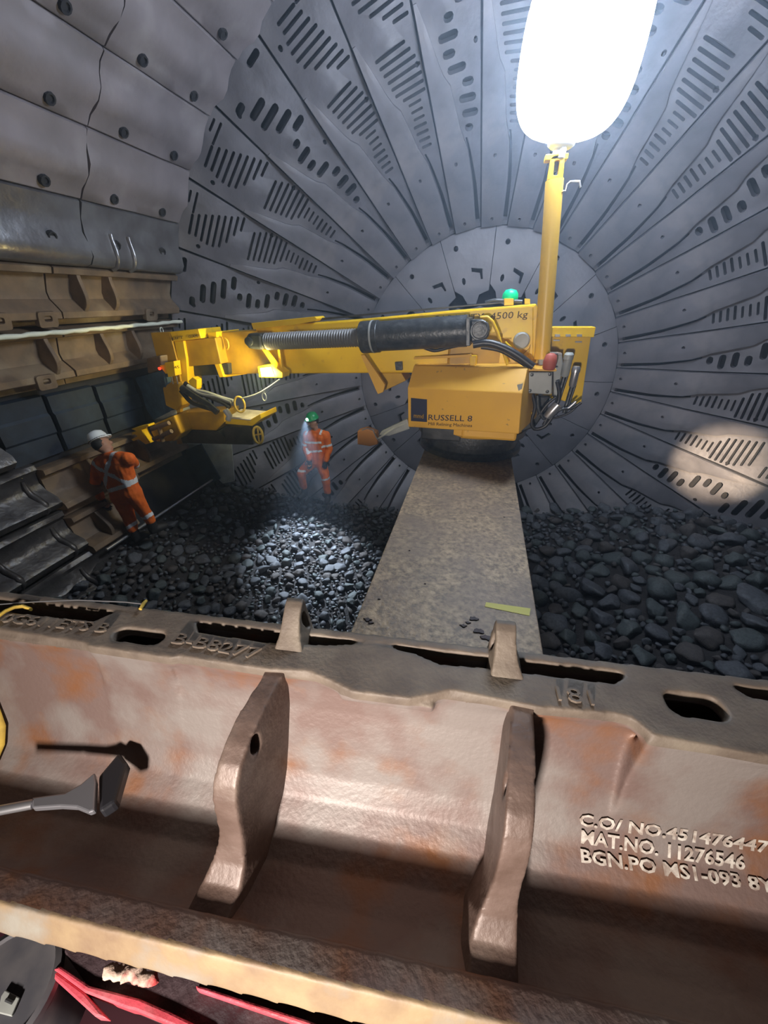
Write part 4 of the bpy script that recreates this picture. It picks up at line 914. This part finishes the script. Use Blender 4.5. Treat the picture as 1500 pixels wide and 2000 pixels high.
def strap(label, pts, wd, nm='lifting_sling'):
    P = [Vector(p) for p in pts]; mb = MB(); mb.tube(P, [(wd, .006)]*len(P), 10); tag(mb.build(nm, 'sling', smooth=60), label, 'strap')
strap('yellow sling looped over the rear of the liner at the left frame edge', [at(u, v, Z=z) for u, v, z in ((-40, 1225, -1.0), (-5, 1205, -.985), (10, 1194, -.98), (28, 1186, -.985), (45, 1184, -.99), (60, 1190, -1.0))], .012)
strap('yellow sling hanging down the liner face at the left frame edge', [at(u, v, Z=-(wpos(wall_at(u, v)[1])[1]-.02)) for u, v in ((-30, 1340), (-12, 1380), (2, 1420), (0, 1455), (-16, 1492))], .014)
m = MB(); m.tube([at(u, v, Z=-.98) for u, v in ((-20, 1182), (60, 1176), (150, 1172), (245, 1176), (280, 1180))], .0022, 6); tag(m.build('steel_wire', 'chrome', smooth=60), 'thin wire lying along the rear rim of the liner at the left', 'wire')
strap('short yellow tape tied on the rear rim of the liner', [at(u, v, Z=z) for u, v, z in ((274, 1190, -.985), (281, 1178, -.98), (285, 1174, -1.0))], .006, 'tape_tie')

# ---------------- cart under the liner and trunnion floor ----------------
m = MB(); m.box((-4.2, -2.6, -2.0), (4.2, .62, -1.86)); o = m.build('floor_trunnion', 'plum'); o.name = 'floor'; o['kind'] = 'structure'
ZC = -1.60
t3 = thing('liner_cart', 'red and black steel cart carrying the rusty liner, seen at the bottom left', 'cart', (-.2, .3, -1.86))
def flat(name, px, mt, z=ZC, dz=-.05, par=t3, bv=.004):
    m = MB(); m.prism([at(u, v, Z=z) for u, v in px], (0, 0, dz)); return m.build(name, mt, par, bevel=bv)
flat('cart_bed', [(122, 1856), (140, 1840), (420, 1900), (900, 2030), (900, 2130), (420, 2060), (275, 1962), (170, 1925)], 'cartdark', ZC-.012)
flat('front_rail', [(104, 1893), (117, 1886), (175, 1925), (272, 1950), (330, 1975), (420, 2020), (380, 2020), (262, 1972), (250, 1970), (165, 1938)], 'pink', ZC, -.06)
flat('corner_gusset', [(104, 1893), (165, 1938), (206, 1987), (185, 1985), (105, 1912)], 'pink', ZC-.005, -.05)
flat('rear_rail', [(382, 1924), (400, 1928), (600, 1992), (720, 2040), (700, 2050), (590, 2004), (384, 1934)], 'pink', ZC+.012, -.04)
m = MB(); m.box((-.9, .10, ZC-.24), (1.3, .85, ZC-.10)); m.build('cart_chassis', 'cartdark', t3)
m = MB(); m.box((-.85, .55, -1.72), (-.7, .66, -1.62)); m.box((.7, .62, -1.72), (.85, .75, -1.62)); m.build('liner_cradle', 'cartdark', t3)
for x_ in (-.7, .3, 1.1):
    m = MB(); m.lathe([(.07, -.03), (.08, -.02), (.08, .02), (.07, .03)], (x_, .35, -1.78), (0, 1, 0), 20); m.build('wheel', 'rubber', t3, smooth=40)
m = MB(); cr = at(252, 1904, Z=ZC+.02)
rg = random.Random(5)
for i in range(34):
    q_ = i/33; m.ball(at(212+92*q_+rg.uniform(-4, 4), 1893+20*q_+rg.uniform(-9, 9), Z=ZC+.01+rg.uniform(-.004, .012)), rg.uniform(.006, .013), 8, (rg.uniform(.7, 1.6), rg.uniform(.7, 1.6), .7))
me = remesh(m.mesh('rag', 'rag'), .004, 2); me.materials.clear(); me.materials.append(M['rag']); tag(link('rag', me), 'crumpled red and white rag on the cart edge below the liner', 'rag')
t4 = thing('round_canister', 'round dark lidded canister with a pale plate at the bottom left corner', 'canister', at(15, 1945, Z=-1.86))
cc = at(2, 1945, Z=-1.62)
m = MB(); m.lathe([(.125, -.24), (.125, -.02), (.135, -.01), (.135, .012), (.122, .018), (.118, .006), (0, .004)], cc, n=40); m.build('canister_body', mat('dusty_black_plastic', (.06, .06, .07), .5, 0, (.1, .095, .1), 12), t4, smooth=35)
flat_ = [(2, 1945), (10, 1933), (38, 1948), (22, 1985), (-5, 1978)]
m = MB(); m.prism([at(u, v, Z=-1.606) for u, v in flat_], (0, 0, -.008)); m.build('lid_plate', 'pale', t4, bevel=.002)
m = MB(); a, b = at(12, 1952, Z=-1.604), at(25, 1958, Z=-1.604); m.tube([a, b], .004, 6); m.build('lid_slot', 'black', t4)

# ---------------- dusty air inside the mill ----------------
m = MB(); m.add([pol(5.05, 360*j/48, y) for y in (.95, 8.4) for j in range(48)], [(j, (j+1) % 48, (j+1) % 48+48, j+48) for j in range(48)]+[tuple(range(47, -1, -1)), tuple(range(48, 96))])
hz = bpy.data.materials.new('dusty_air'); hz.use_nodes = True; nt = hz.node_tree; nt.nodes.remove(nt.nodes['Principled BSDF'])
vs_ = nt.nodes.new('ShaderNodeVolumeScatter'); vs_.inputs['Density'].default_value = .017; vs_.inputs['Color'].default_value = (.62, .78, 1, 1); vs_.inputs['Anisotropy'].default_value = .55
nt.links.new(vs_.outputs[0], nt.nodes['Material Output'].inputs['Volume'])
tag(m.build('dust_haze', hz), 'thin dusty air filling the mill around the glowing balloon light', 'haze', kind='stuff')
